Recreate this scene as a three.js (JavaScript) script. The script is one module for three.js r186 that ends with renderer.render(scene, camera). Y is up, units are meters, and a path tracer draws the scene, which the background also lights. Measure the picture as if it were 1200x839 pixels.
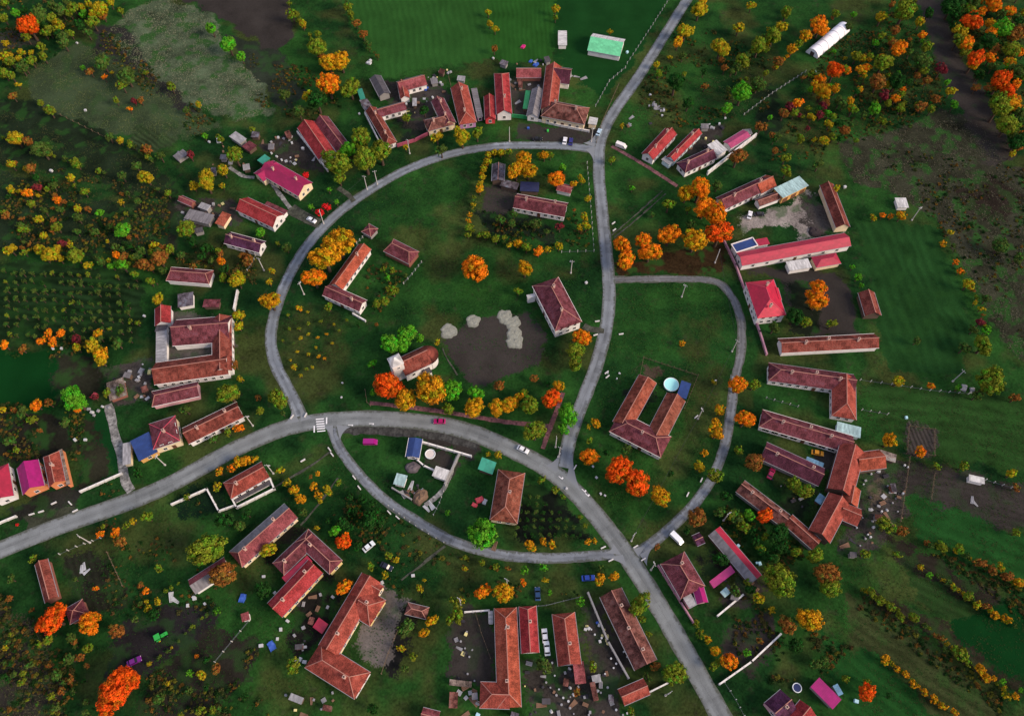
import * as THREE from 'three';
import { mergeGeometries } from 'three/addons/utils/BufferGeometryUtils.js';
import { RoundedBoxGeometry } from 'three/addons/geometries/RoundedBoxGeometry.js';

// ---------- camera: a drone 250 m up, looking down and a little ahead ----------
const TILT = 29 * Math.PI / 180, DIST = 288, FOCAL = 900;
const CT = Math.cos(TILT), ST = Math.sin(TILT);
const scene = new THREE.Scene();
const camera = new THREE.PerspectiveCamera(2 * Math.atan(419.5 / FOCAL) * 180 / Math.PI, 1024 / 715, 1, 4000);
camera.position.set(0, DIST * CT, DIST * ST);
camera.up.set(0, 1, 0);
camera.lookAt(0, 0, 0);

// ---------- overcast sky and a low, veiled sun from the east ----------
const SW = 128, SH = 64, sky = new Float32Array(SW * SH * 4);
for (let j = 0; j < SH; j++) for (let i = 0; i < SW; i++) {
  const up = Math.max(0, Math.sin(((j + 0.5) / SH - 0.5) * Math.PI)), k = 0.8 + 0.35 * up;
  sky.set([0.26 * k, 0.272 * k, 0.355 * k, 1], (j * SW + i) * 4);
}
const skyTex = new THREE.DataTexture(sky, SW, SH, THREE.RGBAFormat, THREE.FloatType);
skyTex.mapping = THREE.EquirectangularReflectionMapping; skyTex.magFilter = THREE.LinearFilter; skyTex.needsUpdate = true;
scene.background = skyTex; scene.environment = skyTex;
const sun = new THREE.DirectionalLight(new THREE.Color(1, 0.8, 0.62), 2.35);
sun.position.set(285, 178, 115); sun.target.position.set(0, 0, 0);
sun.castShadow = true; sun.shadow.radius = 46; sun.shadow.mapSize.set(4096, 4096);
Object.assign(sun.shadow.camera, { left: -330, right: 330, top: 330, bottom: -330, near: 1, far: 900 });
scene.add(sun, sun.target);
const renderer = new THREE.WebGLRenderer({ antialias: true });
renderer.setSize(1024, 715);
renderer.toneMapping = THREE.LinearToneMapping;
renderer.toneMappingExposure = 1.95;
renderer.shadowMap.enabled = true;

// ---------- helpers ----------
function rng(seed) { let s = seed >>> 0; return () => { s = (s + 0x6D2B79F5) | 0; let t = Math.imul(s ^ (s >>> 15), 1 | s); t = (t + Math.imul(t ^ (t >>> 7), 61 | t)) ^ t; return ((t ^ (t >>> 14)) >>> 0) / 4294967296; }; }
const rand = rng(7);
// survey: where a point of the aerial survey lies on the level plane y = h, in metres
function g(px, py, h = 0) {
  const a = (px - 600) / FOCAL, b = -(py - 419.5) / FOCAL;
  const dx = a, dy = b * ST - CT, dz = -b * CT - ST;
  const t = (h - DIST * CT) / dy;
  return [dx * t, DIST * ST + dz * t];
}
const H2 = (x, y) => { let h = Math.imul(x, 374761393) + Math.imul(y, 668265263) | 0; h = Math.imul(h ^ (h >>> 13), 1274126177); return ((h ^ (h >>> 16)) >>> 0) / 4294967296; };
function vn(x, y) { const i = Math.floor(x), j = Math.floor(y); let u = x - i, v = y - j; u = u * u * (3 - 2 * u); v = v * v * (3 - 2 * v); const a = H2(i, j), b = H2(i + 1, j), c = H2(i, j + 1), d = H2(i + 1, j + 1); return a + (b - a) * u + (c - a) * v + (a - b - c + d) * u * v; }
function fbm(x, y, o = 4) { let s = 0, a = 0.5, n = 0; for (let k = 0; k < o; k++) { s += a * vn(x, y); n += a; a *= 0.5; x = x * 2.03 + 17.1; y = y * 2.03 + 5.3; } return s / n; }
// the same noise on a lattice that closes on itself after p cells, for textures that repeat
function vnp(x, y, px, py) { const i = Math.floor(x), j = Math.floor(y); let u = x - i, v = y - j; u = u * u * (3 - 2 * u); v = v * v * (3 - 2 * v); const i0 = ((i % px) + px) % px, j0 = ((j % py) + py) % py, i1 = (i0 + 1) % px, j1 = (j0 + 1) % py, a = H2(i0, j0), b = H2(i1, j0), c = H2(i0, j1), d = H2(i1, j1); return a + (b - a) * u + (c - a) * v + (a - b - c + d) * u * v; }
function fbp(u, v, px, py, o = 4) { let s = 0, a = 0.5, n = 0; for (let k = 0; k < o; k++) { s += a * vnp(u * px, v * py, px, py); n += a; a *= 0.5; px *= 2; py *= 2; } return s / n; }
const used = new Map();
function numbered(n) { const k = (used.get(n) ?? -1) + 1; used.set(n, k); return k ? `${n}_${String(k).padStart(3, '0')}` : n; }
function shadows(o) { o.traverse((m) => { if (m.isMesh) { m.castShadow = true; m.receiveShadow = true; } }); return o; }
function tag(o, label, category, group, kind) { if (label) o.userData.label = label; if (category) o.userData.category = category; if (group) o.userData.group = group; if (kind) o.userData.kind = kind; return o; }
function thing(name, label, category, x, z, turn = 0, group, y = 0) { const o = new THREE.Group(); o.name = numbered(name); o.position.set(x, y, z); o.rotation.y = turn; tag(o, label, category, group); scene.add(o); return o; }
function part(name, geo, mat, parent, x = 0, y = 0, z = 0, turn = 0) { const m = new THREE.Mesh(geo, mat); m.name = name; m.position.set(x, y, z); m.rotation.y = turn; m.castShadow = m.receiveShadow = true; parent.add(m); return m; }
function structure(name, geo, mat) { const m = new THREE.Mesh(geo, mat); m.name = numbered(name); m.userData.kind = 'structure'; m.receiveShadow = true; scene.add(m); return m; }
const hex = (c) => new THREE.Color(c);
function tex(w, h, fn, srgb = true) { // fn(u, v) gives 0..1 rgb
  const d = new Uint8Array(w * h * 4);
  for (let j = 0; j < h; j++) for (let i = 0; i < w; i++) { const c = fn(i, j); const k = (j * w + i) * 4; d[k] = Math.min(255, Math.max(0, c[0] * 255)); d[k + 1] = Math.min(255, Math.max(0, c[1] * 255)); d[k + 2] = Math.min(255, Math.max(0, c[2] * 255)); d[k + 3] = 255; }
  const t = new THREE.DataTexture(d, w, h); t.wrapS = t.wrapT = THREE.RepeatWrapping; t.magFilter = THREE.LinearFilter; t.minFilter = THREE.LinearMipmapLinearFilter; t.generateMipmaps = true; if (srgb) t.colorSpace = THREE.SRGBColorSpace; t.needsUpdate = true; return t;
}
const mat = (c, rough = 0.85, more = {}) => new THREE.MeshPhysicalMaterial({ color: hex(c), roughness: rough, specularIntensity: rough > 0.75 ? 0.25 : 1, ...more });

// ---------- the ground ----------
const GX0 = -310, GX1 = 310, GZ0 = -235, GZ1 = 195, TW = 2048, TH = 1420;
const inside = (P, x, z) => { let c = false; for (let i = 0, j = P.length - 1; i < P.length; j = i++) if ((P[i][1] > z) !== (P[j][1] > z) && x < (P[j][0] - P[i][0]) * (z - P[i][1]) / (P[j][1] - P[i][1]) + P[i][0]) c = !c; return c; };
const poly = (a) => { const o = []; for (let i = 0; i < a.length; i += 2) o.push(g(a[i], a[i + 1])); return o; };
// bare soil: a dry grey brown rather than a violet
const earth = (c) => { if (c.b < c.r * 1.03 || c.g > Math.max(c.r, c.b) * 1.15) return c; const l = (c.r + c.g + c.b) / 3; return new THREE.Color().setRGB(l * 1.9 + 0.005, l * 1.72 + 0.004, l * 1.6 + 0.003); };
// [outline, colour, mottling, soil speckle, row angle deg, row period m, row strength]
const PATCH = [
  [[400, -10, 572, -10, 578, 70, 520, 76, 450, 92, 432, 62, 408, 20], '#2a5423', 0.25, 0.1, 80, 3.1, 0.12],
  [[572, -10, 655, -10, 650, 75, 578, 72], '#26521f', 0.3, 0.1, 88, 2.4, 0.15],
  [[650, -10, 790, -10, 742, 75, 705, 115, 655, 78], '#163f1a', 0.25, 0.1],
  [[125, 38, 150, 12, 190, -5, 245, 15, 268, 60, 305, 95, 318, 130, 280, 142, 235, 128, 190, 98, 150, 72], '#4c5a44', 0.75, 0.7],
  [[208, -10, 336, -10, 346, 42, 318, 62, 288, 38, 240, 12], '#211f2b', 0.3, 0.25],
  [[262, 40, 330, 60, 360, 108, 330, 130, 300, 92], '#2b3329', 0.5, 0.4],
  [[22, 86, 88, 48, 150, 72, 232, 128, 262, 150, 200, 166, 120, 152, 40, 118], '#3b4a33', 0.45, 0.35],
  [[110, 30, 150, 28, 180, 90, 220, 118, 240, 138, 205, 124, 150, 78, 112, 62], '#2c2c2b', 0.5, 0.4],
  [[-40, 34, 42, 34, 50, 52, -40, 64], '#26222a', 0.4, 0.3],
  [[-60, 118, 40, 118, 120, 152, 150, 175, 220, 225, 205, 250, 100, 215, -60, 175], '#1f2c1d', 0.6, 0.4],
  [[160, 145, 212, 165, 180, 182, 150, 175], '#33422a', 0.4, 0.3, 40, 2.2, 0.5],
  [[160, 240, 185, 240, 188, 262, 165, 268], '#2c4a2a', 0.3, 0.3, 30, 2.4, 0.8],
  [[150, 235, 212, 240, 210, 290, 140, 290, 110, 270], '#272b22', 0.5, 0.4],
  [[-60, 180, 200, 262, 196, 300, -60, 292], '#213020', 0.6, 0.45],
  [[-60, 298, 158, 318, 166, 345, 162, 400, -60, 400], '#1d331b', 0.5, 0.4, 4, 3.8, 0.4],
  [[-60, 412, 62, 412, 62, 478, -60, 472], '#0d3a17', 0.2, 0.08],
  [[62, 414, 116, 420, 116, 462, 62, 474], '#2a2c22', 0.6, 0.4],
  [[-30, 478, 75, 490, 85, 530, 20, 545, -30, 545], '#25261f', 0.6, 0.5],
  [[88, 505, 106, 490, 118, 490, 124, 560, 98, 574], '#2c2d22', 0.6, 0.4],
  [[106, 478, 128, 478, 146, 556, 132, 562], '#123c1b', 0.25, 0.1],
  [[75, 652, 124, 644, 150, 700, 116, 716, 90, 712], '#25271f', 0.5, 0.4, 60, 2, 0.3],
  [[-40, 690, 50, 735, 75, 845, -40, 845], '#2a2825', 0.7, 0.6],
  [[130, 735, 235, 700, 255, 716, 250, 742, 160, 792, 122, 792], '#282628', 0.5, 0.4],
  [[165, 806, 250, 732, 292, 748, 300, 790, 235, 850, 165, 850], '#292722', 0.5, 0.4],
  [[980, 168, 1065, 148, 1112, 128, 1152, 150, 1180, 195, 1260, 205, 1260, 430, 1190, 420, 1145, 345, 1105, 262, 1040, 222, 1000, 215], '#34362a', 0.75, 0.6],
  [[1074, -10, 1104, -10, 1124, 60, 1150, 102, 1192, 182, 1160, 195, 1120, 118, 1092, 62], '#24222a', 0.4, 0.3],
  [[1000, 256, 1100, 268, 1140, 372, 1134, 440, 1036, 432, 1020, 330], '#1f421e', 0.4, 0.3, 85, 4, 0.2],
  [[1120, 225, 1160, 205, 1200, 230, 1180, 260, 1140, 250], '#2a241f', 0.5, 0.5],
  [[1010, 446, 1260, 470, 1260, 556, 1100, 546, 1034, 500], '#27451f', 0.5, 0.35, 8, 5, 0.25],
  [[1063, 534, 1100, 548, 1260, 585, 1260, 650, 1150, 606, 1062, 582], '#252229', 0.4, 0.3, 12, 2.5, 0.15],
  [[1064, 582, 1150, 606, 1260, 660, 1260, 720, 1080, 636], '#1f4a20', 0.35, 0.25, 25, 4, 0.25],
  [[1030, 632, 1070, 640, 1160, 690, 1240, 740, 1200, 745, 1130, 702, 1060, 665], '#2b2822', 0.5, 0.4, 27, 2.5, 0.2],
  [[985, 690, 1020, 700, 1110, 775, 1190, 850, 1110, 850, 1000, 768], '#363f24', 0.5, 0.4, 38, 3.5, 0.3],
  [[955, 735, 1030, 772, 1110, 850, 1000, 850, 975, 790], '#1f4a20', 0.4, 0.3, 40, 3.5, 0.3],
  [[1020, 690, 1130, 745, 1200, 800, 1200, 815, 1110, 762, 1030, 712], '#2e2c22', 0.5, 0.4, 33, 2.5, 0.25],
  [[1060, 668, 1130, 702, 1200, 745, 1130, 735, 1070, 700], '#28401f', 0.4, 0.3, 30, 3, 0.3],
  [[1130, 722, 1260, 690, 1260, 810, 1160, 782, 1118, 746], '#0c3817', 0.25, 0.1],
  [[848, 742, 900, 716, 914, 745, 880, 792, 842, 772], '#211f25', 0.5, 0.3],
  [[515, 398, 545, 378, 588, 370, 618, 372, 642, 395, 630, 428, 600, 440, 556, 452, 532, 430], '#26252d', 0.3, 0.25],
  [[570, 215, 600, 214, 606, 246, 582, 258, 562, 254], '#27282c', 0.3, 0.25],
  [[556, 246, 640, 252, 650, 285, 570, 272], '#1d271d', 0.6, 0.4],
  [[722, 305, 852, 287, 852, 318, 722, 322], '#3a2d1d', 0.7, 0.7],
  [[868, 254, 925, 240, 948, 222, 988, 270, 960, 276, 935, 282, 930, 264, 868, 271], '#6c6a70', 0.6, 0.7],
  [[940, 228, 960, 232, 985, 272, 962, 276, 944, 262], '#35323a', 0.6, 0.6],
  [[866, 316, 925, 314, 982, 318, 1002, 345, 1004, 394, 960, 396, 925, 382, 920, 330], '#20222e', 0.3, 0.2],
  [[924, 330, 952, 328, 960, 390, 926, 386], '#1c241a', 0.6, 0.4],
  [[528, 716, 578, 716, 582, 802, 526, 802], '#24222b', 0.4, 0.4],
  [[608, 770, 650, 772, 730, 790, 725, 850, 620, 850], '#262429', 0.6, 0.7],
  [[336, 700, 386, 672, 398, 700, 378, 748, 345, 775], '#23221f', 0.6, 0.5],
  [[444, 690, 482, 704, 458, 784, 436, 782, 412, 758], '#4a494c', 0.5, 0.4],
  [[474, 706, 490, 712, 466, 790, 456, 788], '#202120', 0.3, 0.2],
  [[335, 602, 358, 620, 320, 656, 302, 650], '#25241f', 0.5, 0.4],
  [[682, 706, 702, 702, 742, 786, 720, 792, 690, 790], '#25232b', 0.45, 0.5],
  [[470, 128, 500, 130, 500, 158, 474, 166, 462, 142], '#1f2822', 0.5, 0.4],
  [[832, 640, 862, 660, 832, 682, 820, 660], '#22231f', 0.5, 0.4],
  [[880, 668, 900, 690, 862, 712, 840, 706, 858, 690], '#25242a', 0.5, 0.5],
  [[926, 566, 966, 572, 944, 615, 930, 600, 905, 590], '#1f2a1d', 0.5, 0.4],
  [[60, 574, 96, 568, 92, 590, 20, 612, 0, 606], '#2a2b27', 0.5, 0.5],
  [[960, 528, 990, 532, 975, 560, 955, 552], '#22222a', 0.4, 0.4],
  [[1012, 552, 1062, 536, 1066, 602, 1036, 640, 984, 655, 985, 630, 1006, 600], '#29252b', 0.6, 0.7],
  [[1018, 566, 1036, 562, 1040, 585, 1022, 590], '#574d42', 0.6, 0.5],
  [[600, 88, 642, 88, 634, 136, 598, 136], '#282831', 0.4, 0.4],
  [[440, 96, 505, 92, 528, 110, 512, 150, 470, 150], '#25262c', 0.6, 0.6],
  [[112, 432, 182, 420, 182, 470, 132, 476], '#2d2c33', 0.6, 0.7],
  [[195, 366, 272, 372, 272, 432, 190, 430], '#3a3940', 0.5, 0.5],
  [[300, 170, 352, 152, 384, 200, 332, 196], '#20222a', 0.5, 0.5],
  [[204, 230, 282, 238, 280, 262, 214, 270], '#26262e', 0.6, 0.7],
  [[610, 145, 700, 148, 700, 168, 604, 166], '#232327', 0.4, 0.3],
  [[495, 522, 540, 536, 524, 566, 495, 540], '#211f28', 0.4, 0.3],
  [[492, 508, 545, 508, 570, 522, 560, 534, 496, 520], '#22212a', 0.3, 0.3],
  [[735, 460, 752, 446, 775, 465, 745, 500], '#1f2320', 0.5, 0.4],
  [[752, 425, 775, 432, 765, 448, 752, 442], '#4a4036', 0.6, 0.5],
  [[800, 165, 845, 140, 850, 160, 812, 190], '#25242c', 0.5, 0.6],
  [[875, 115, 905, 95, 930, 140, 902, 160], '#1c2a1c', 0.5, 0.4],
  [[1064, 498, 1096, 503, 1096, 534, 1063, 530], '#22302f', 0.3, 0.3, 85, 1.5, 0.5],
  [[605, 575, 645, 572, 694, 628, 694, 634, 602, 632], '#161c17', 0.5, 0.4],
  [[225, 572, 258, 568, 265, 595, 215, 610, 205, 590], '#14281a', 0.4, 0.2],
  [[30, 607, 90, 592, 96, 606, 35, 628], '#3b3f33', 0.6, 0.6],
].map((p) => ({ P: poly(p[0]), c: earth(hex(p[1])), m: p[2], s: p[3], a: (p[4] ?? 0) * Math.PI / 180, per: p[5], str: p[6] ?? 0 }));
for (const p of PATCH) { p.x0 = Math.min(...p.P.map((q) => q[0])) - 2; p.x1 = Math.max(...p.P.map((q) => q[0])) + 2; p.z0 = Math.min(...p.P.map((q) => q[1])) - 2; p.z1 = Math.max(...p.P.map((q) => q[1])) + 2; }
function patchAt(x, z) { let r = null; for (const p of PATCH) if (x > p.x0 && x < p.x1 && z > p.z0 && z < p.z1 && inside(p.P, x, z)) r = p; return r; }
const G1 = hex('#1a3d1d'), G2 = hex('#2b5523'), G3 = hex('#4a4f2a'), DIRT = hex('#3c3a2e');
const groundTex = tex(TW, TH, (i, j) => {
  const x = GX0 + (i + 0.5) / TW * (GX1 - GX0), z = GZ1 - (j + 0.5) / TH * (GZ1 - GZ0);
  const big = fbm(x / 38 + 40, z / 38 + 11, 3), mid = fbm(x / 7, z / 7 + 90, 4), fine = vn(x * 2.1, z * 2.1) * 0.6 + H2(i, j) * 0.4;
  const wx = x + (fbm(x / 5 + 3, z / 5, 3) - 0.5) * 7 + (H2(i, j + 7) - 0.5) * 1.6, wz = z + (fbm(x / 5, z / 5 + 30, 3) - 0.5) * 7 + (H2(i + 3, j) - 0.5) * 1.6;
  let r, gg, b; let p = patchAt(wx, wz);
  if (p) {
    let k = 1 + p.m * (mid - 0.5) * 2 + (big - 0.5) * 0.5 * p.m + p.s * (fine - 0.5) * 1.3;
    if (p.str) k *= 1 + p.str * Math.sin((x * Math.sin(p.a) - z * Math.cos(p.a)) * 6.283 / p.per + mid * 5 + big * 9) * 0.6 * (0.4 + 1.2 * vn(x / 9, z / 9));
    const wf = Math.min(1, Math.max(0, (fbm(x / 4 + 60, z / 4 + 8, 4) - 0.5) / 0.2)), w = wf * wf * (3 - 2 * wf) * Math.min(0.85, Math.max(0, p.m - 0.3) * 1.9);
    r = p.c.r * k * (1 - w) + G2.r * w; gg = p.c.g * k * (1 - w) + G2.g * w; b = p.c.b * k * (1 - w) + G2.b * w;
  } else {
    const t = Math.min(1, Math.max(0, (big - 0.3) * 2.2 + (mid - 0.5) * 1.2)), w = Math.min(0.65, Math.max(0, fbm(x / 14 + 21, z / 14 + 3, 4) - 0.5) * 3.2), d = Math.max(0, fbm(x / 2.2 + 8, z / 2.2, 3) - 0.66) * 2.2;
    const k = 0.5 + mid * 0.7 + (fine - 0.5) * 0.8;
    const mx = (a, bb, c, e) => (((a * (1 - t) + bb * t) * (1 - w) + c * w) * (1 - d) + e * d) * k;
    r = mx(G1.r, G2.r, G3.r, DIRT.r); gg = mx(G1.g, G2.g, G3.g, DIRT.g); b = mx(G1.b, G2.b, G3.b, DIRT.b);
  }
  const s = (v) => v <= 0.0031308 ? v * 12.92 : 1.055 * Math.pow(v, 1 / 2.4) - 0.055;
  return [s(Math.max(0, r)), s(Math.max(0, gg)), s(Math.max(0, b))];
});
const bumpTex = tex(512, 512, (i, j) => { const v = 0.5 * H2(i, j) + 0.5 * vn(i / 3, j / 3); return [v, v, v]; }, false);
const groundBump = bumpTex.clone(); groundBump.repeat.set(40, 28); groundBump.needsUpdate = true;
const groundGeo = new THREE.PlaneGeometry(GX1 - GX0, GZ1 - GZ0); groundGeo.rotateX(-Math.PI / 2); groundGeo.translate((GX0 + GX1) / 2, 0, (GZ0 + GZ1) / 2);
tag(structure('ground', groundGeo, new THREE.MeshPhysicalMaterial({ map: groundTex, roughness: 1, specularIntensity: 0.08, bumpMap: groundBump, bumpScale: 0.2 })), 'green village ground of grass, gardens and bare soil', 'ground');
const outGeo = new THREE.PlaneGeometry(5000, 5000); outGeo.rotateX(-Math.PI / 2); outGeo.translate(0, -0.4, 0);
tag(structure('terrain', outGeo, mat('#1f3a1d', 1)), 'dark green fields stretching away round the village', 'terrain');

// ---------- roads and paths ----------
// worn asphalt of a given width: wheel tracks, patched repairs, cracks, and verge soil creeping over the edge
function asphalt(w, c, seed) {
  const SPAN = w + 1, LEN = 60, q = rng(seed), fix = []; for (let k = 0; k < 14; k++) fix.push([(q() - 0.5) * w * 0.8, q() * LEN, 0.4 + q() * 1.2, 0.8 + q() * 4, 0.82 + q() * 0.3]);
  const C = hex(c), soil = hex('#3f4436');
  const t = tex(128, 1024, (i, j) => {
    const u = ((i + 0.5) / 128 - 0.5) * SPAN, v = (j + 0.5) / 1024 * LEN, n = fbp(i / 128, j / 1024, 3, 24, 4), f = H2(i + seed, j), big = fbp(i / 128, j / 1024, 1, 7, 3);
    let k = 0.86 + 0.16 * (big - 0.5) + 0.15 * (n - 0.5) + 0.2 * (f - 0.5); for (const s of [-1, 1]) k *= 1 + 0.09 * Math.exp(-((u - s * w * 0.25) ** 2) / 0.35);
    for (const [a, b, ww, l, m] of fix) if (Math.abs(u - a) < ww && Math.abs(v - b) < l) k *= m;
    if (Math.abs(u - (n - 0.5) * 1.3) < 0.05) k *= 0.85;
    const e = Math.min(1, Math.max(0, (Math.abs(u) - (w / 2 - 0.75) + (fbp(i / 128, j / 1024, 6, 90, 3) - 0.5) * 1.5) / 0.5));
    return [0, 1, 2].map((z) => { const lin = [C.r, C.g, C.b][z] * k * k * (1 - e * 0.75) + [soil.r, soil.g, soil.b][z] * e * 0.75; return 1.055 * Math.pow(lin, 1 / 2.4) - 0.055; });
  });
  t.repeat.set(1 / SPAN, 1 / LEN); t.offset.set(0.5, 0); return new THREE.MeshStandardMaterial({ map: t, roughness: 0.92 });
}
const dirtTex = tex(512, 512, (i, j) => { const n = fbp(i / 512, j / 512, 12, 12, 5), f = H2(i, j), c = 0.6 + 0.6 * (n - 0.5) + 0.2 * (f - 0.5); return [c, c, c * 0.98]; });
dirtTex.repeat.set(1 / 9, 1 / 9);
const M = {
  main: asphalt(6.4, '#808789', 11), north: asphalt(5.1, '#818990', 12), ring: asphalt(4.5, '#7a838c', 13), lane: asphalt(3.5, '#777f88', 14), lane2: asphalt(3.3, '#6d7074', 15), flare: mat('#7c8287', 0.95, { map: null }),
  concrete: new THREE.MeshStandardMaterial({ map: dirtTex, color: hex('#c9c9c9'), roughness: 0.95 }),
  dirt: new THREE.MeshStandardMaterial({ map: dirtTex, color: hex('#7d7c7e'), roughness: 1 }),
  track: new THREE.MeshStandardMaterial({ map: dirtTex, color: hex('#6b7062'), roughness: 1 }),
  brickpath: new THREE.MeshStandardMaterial({ map: dirtTex, color: hex('#a87078'), roughness: 0.95 }),
  shoulder: new THREE.MeshStandardMaterial({ map: dirtTex, color: hex('#5f605f'), roughness: 1 }),
  paint: mat('#e4e6e8', 0.7),
};
let roadY = 0.04; const roadPts = [];
function smooth(pts, n = 10) { const c = new THREE.CatmullRomCurve3(pts.map(([x, z]) => new THREE.Vector3(x, 0, z)), false, 'centripetal'); return c.getSpacedPoints(pts.length * n); }
function ribbon(P, w, y, wob = 0, seed = 1) {
  const pos = [], uv = [], idx = []; let s = 0;
  P.forEach((p, i) => {
    const a = P[Math.max(0, i - 1)], b = P[Math.min(P.length - 1, i + 1)], dx = b.x - a.x, dz = b.z - a.z, l = Math.hypot(dx, dz) || 1, nx = -dz / l, nz = dx / l;
    if (i) s += p.distanceTo(P[i - 1]);
    const l1 = w / 2 + wob * (vn(s / 2.5, seed) - 0.5), l2 = w / 2 + wob * (vn(s / 2.5, seed + 50) - 0.5);
    for (const [o, yy] of [[l1 + 0.05, y - 0.08], [l1, y], [-l2, y], [-l2 - 0.05, y - 0.08]]) { pos.push(p.x + nx * o, yy, p.z + nz * o); uv.push(o, s); }
    if (i) for (let k = 0; k < 3; k++) { const q = i * 4 + k, r = q - 4; idx.push(r, q, r + 1, r + 1, q, q + 1); }
  });
  const G = new THREE.BufferGeometry(); G.setAttribute('position', new THREE.Float32BufferAttribute(pos, 3)); G.setAttribute('uv', new THREE.Float32BufferAttribute(uv, 2)); G.setIndex(idx); G.computeVertexNormals(); return G;
}
function line(a) { const o = []; for (let i = 0; i < a.length; i += 2) o.push(g(a[i], a[i + 1])); return o; }
function road(name, label, pts, w, m, wob = 0.3, cat = 'road') { roadY += 0.005; const P = smooth(line(pts)); for (const p of P) roadPts.push([p.x, p.z, w / 2 + 0.7]); return tag(structure(name, ribbon(P, w, roadY, wob, roadY * 999), m), label, cat); }
road('verge', 'worn gravel shoulder along the main road by the zebra crossing', [385, 499, 420, 504, 470, 505, 520, 511, 560, 522], 3.6, M.shoulder, 1.2, 'verge');
road('verge', 'worn verge in front of the red roofed houses on the main road', [90, 606, 60, 618, 20, 630], 2.2, M.shoulder, 1.2, 'verge');
road('road', 'narrow grey lane curving round the inner triangle south of the main road', [386, 496, 396, 522, 418, 553, 450, 585, 490, 612, 530, 634, 580, 649, 640, 654, 700, 651, 738, 647], 3.5, M.lane);
road('road', 'narrow lane on the eastern side of the ring past the U shaped farm', [742, 652, 775, 628, 810, 595, 835, 560, 850, 520, 857, 480, 862, 440], 3.5, M.lane);
road('path', 'grey lane continuing the eastern ring lane beside the red roofed house', [862, 442, 869, 410, 868, 375, 858, 348, 842, 331, 800, 327, 760, 327, 716, 328], 3.3, M.lane2, 0.6, 'path');
road('road', 'paved ring lane curving round the western and northern sides of the green', [356, 497, 346, 474, 334, 450, 323, 428, 317, 400, 321, 370, 335, 330, 358, 290, 390, 255, 430, 225, 480, 197, 530, 180, 575, 172, 620, 170, 660, 171, 706, 176], 4.5, M.ring);
road('road', 'paved road entering past the mint roofed barn and crossing the ring', [824, -30, 780, 40, 745, 95, 716, 137, 704, 165, 702, 200, 706, 250, 711, 300, 714, 340, 711, 380, 700, 425, 684, 468, 669, 508, 661, 548], 5.1, M.north);
const mainRoad = road('road', 'wide pale grey main road curving through the village', [-60, 666, -10, 648, 60, 620, 180, 576, 280, 524, 340, 500, 400, 491.5, 470, 492, 540, 503, 600, 527, 650, 555, 690, 594, 735, 652, 775, 715, 815, 785, 862, 870], 6.4, M.main);
const mainY = roadY;
for (const [l, ...q] of [['church side of the entry road mouth', 660, 520, 652, 553, 634, 542], ['farm side of the entry road mouth', 674, 518, 664, 560, 688, 583], ['western lip of the ring lane mouth', 339, 468, 350, 494, 326, 498], ['eastern lip of the ring lane mouth', 352, 466, 352, 494, 372, 488], ['upper lip where the northern ring lane meets the entry road', 678, 166, 697, 172, 699, 150], ['lower lip where the northern ring lane meets the entry road', 680, 177, 697, 172, 696, 198], ['upper lip of the southern lane end', 700, 647, 728, 650, 715, 632], ['lower lip of the southern lane end', 700, 656, 730, 650, 737, 671], ['upper lip of the eastern lane end', 764, 630, 748, 652, 738, 637], ['lower lip of the eastern lane end', 772, 637, 750, 650, 762, 669], ['western lip of the southern lane start', 390, 524, 390, 498, 374, 502], ['eastern lip of the southern lane start', 400, 524, 394, 498, 418, 501]]) {
  const P = line(q), S = new THREE.Shape(); for (const k of [0, 2]) { P[k][0] += (P[1][0] - P[k][0]) * 0.3; P[k][1] += (P[1][1] - P[k][1]) * 0.3; } S.moveTo(P[0][0], -P[0][1]); const inw = [(P[0][0] + P[2][0]) / 2 * 0.62 + P[1][0] * 0.38, (P[0][1] + P[2][1]) / 2 * 0.62 + P[1][1] * 0.38]; S.quadraticCurveTo(inw[0], -inw[1], P[2][0], -P[2][1]); S.lineTo(P[1][0], -P[1][1]); S.closePath();
  const G = new THREE.ShapeGeometry(S, 10).rotateX(-Math.PI / 2).translate(0, mainY + 0.004, 0); tag(structure('road_flare', G, M.flare), `asphalt ${l}`, 'road');
}
road('driveway', 'pale concrete drive beside the blue roofed house', [126, 474, 133, 505, 141, 535, 147, 566, 153, 576], 3, M.concrete, 0.5, 'driveway');
road('path', 'pink paved footpath between the church trees and the main road', [433, 472, 470, 476, 530, 484, 590, 494, 646, 500], 1.6, M.brickpath, 0.3, 'path');
road('path', 'pink paved footpath from the church lawn down to the main road', [660, 460, 650, 487, 636, 526], 1.6, M.brickpath, 0.3, 'path');
road('path', 'pink paving strip in front of the two red roofed eastern farms', [717, 171, 750, 190, 794, 218], 1.6, M.brickpath, 0.3, 'path');
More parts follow.
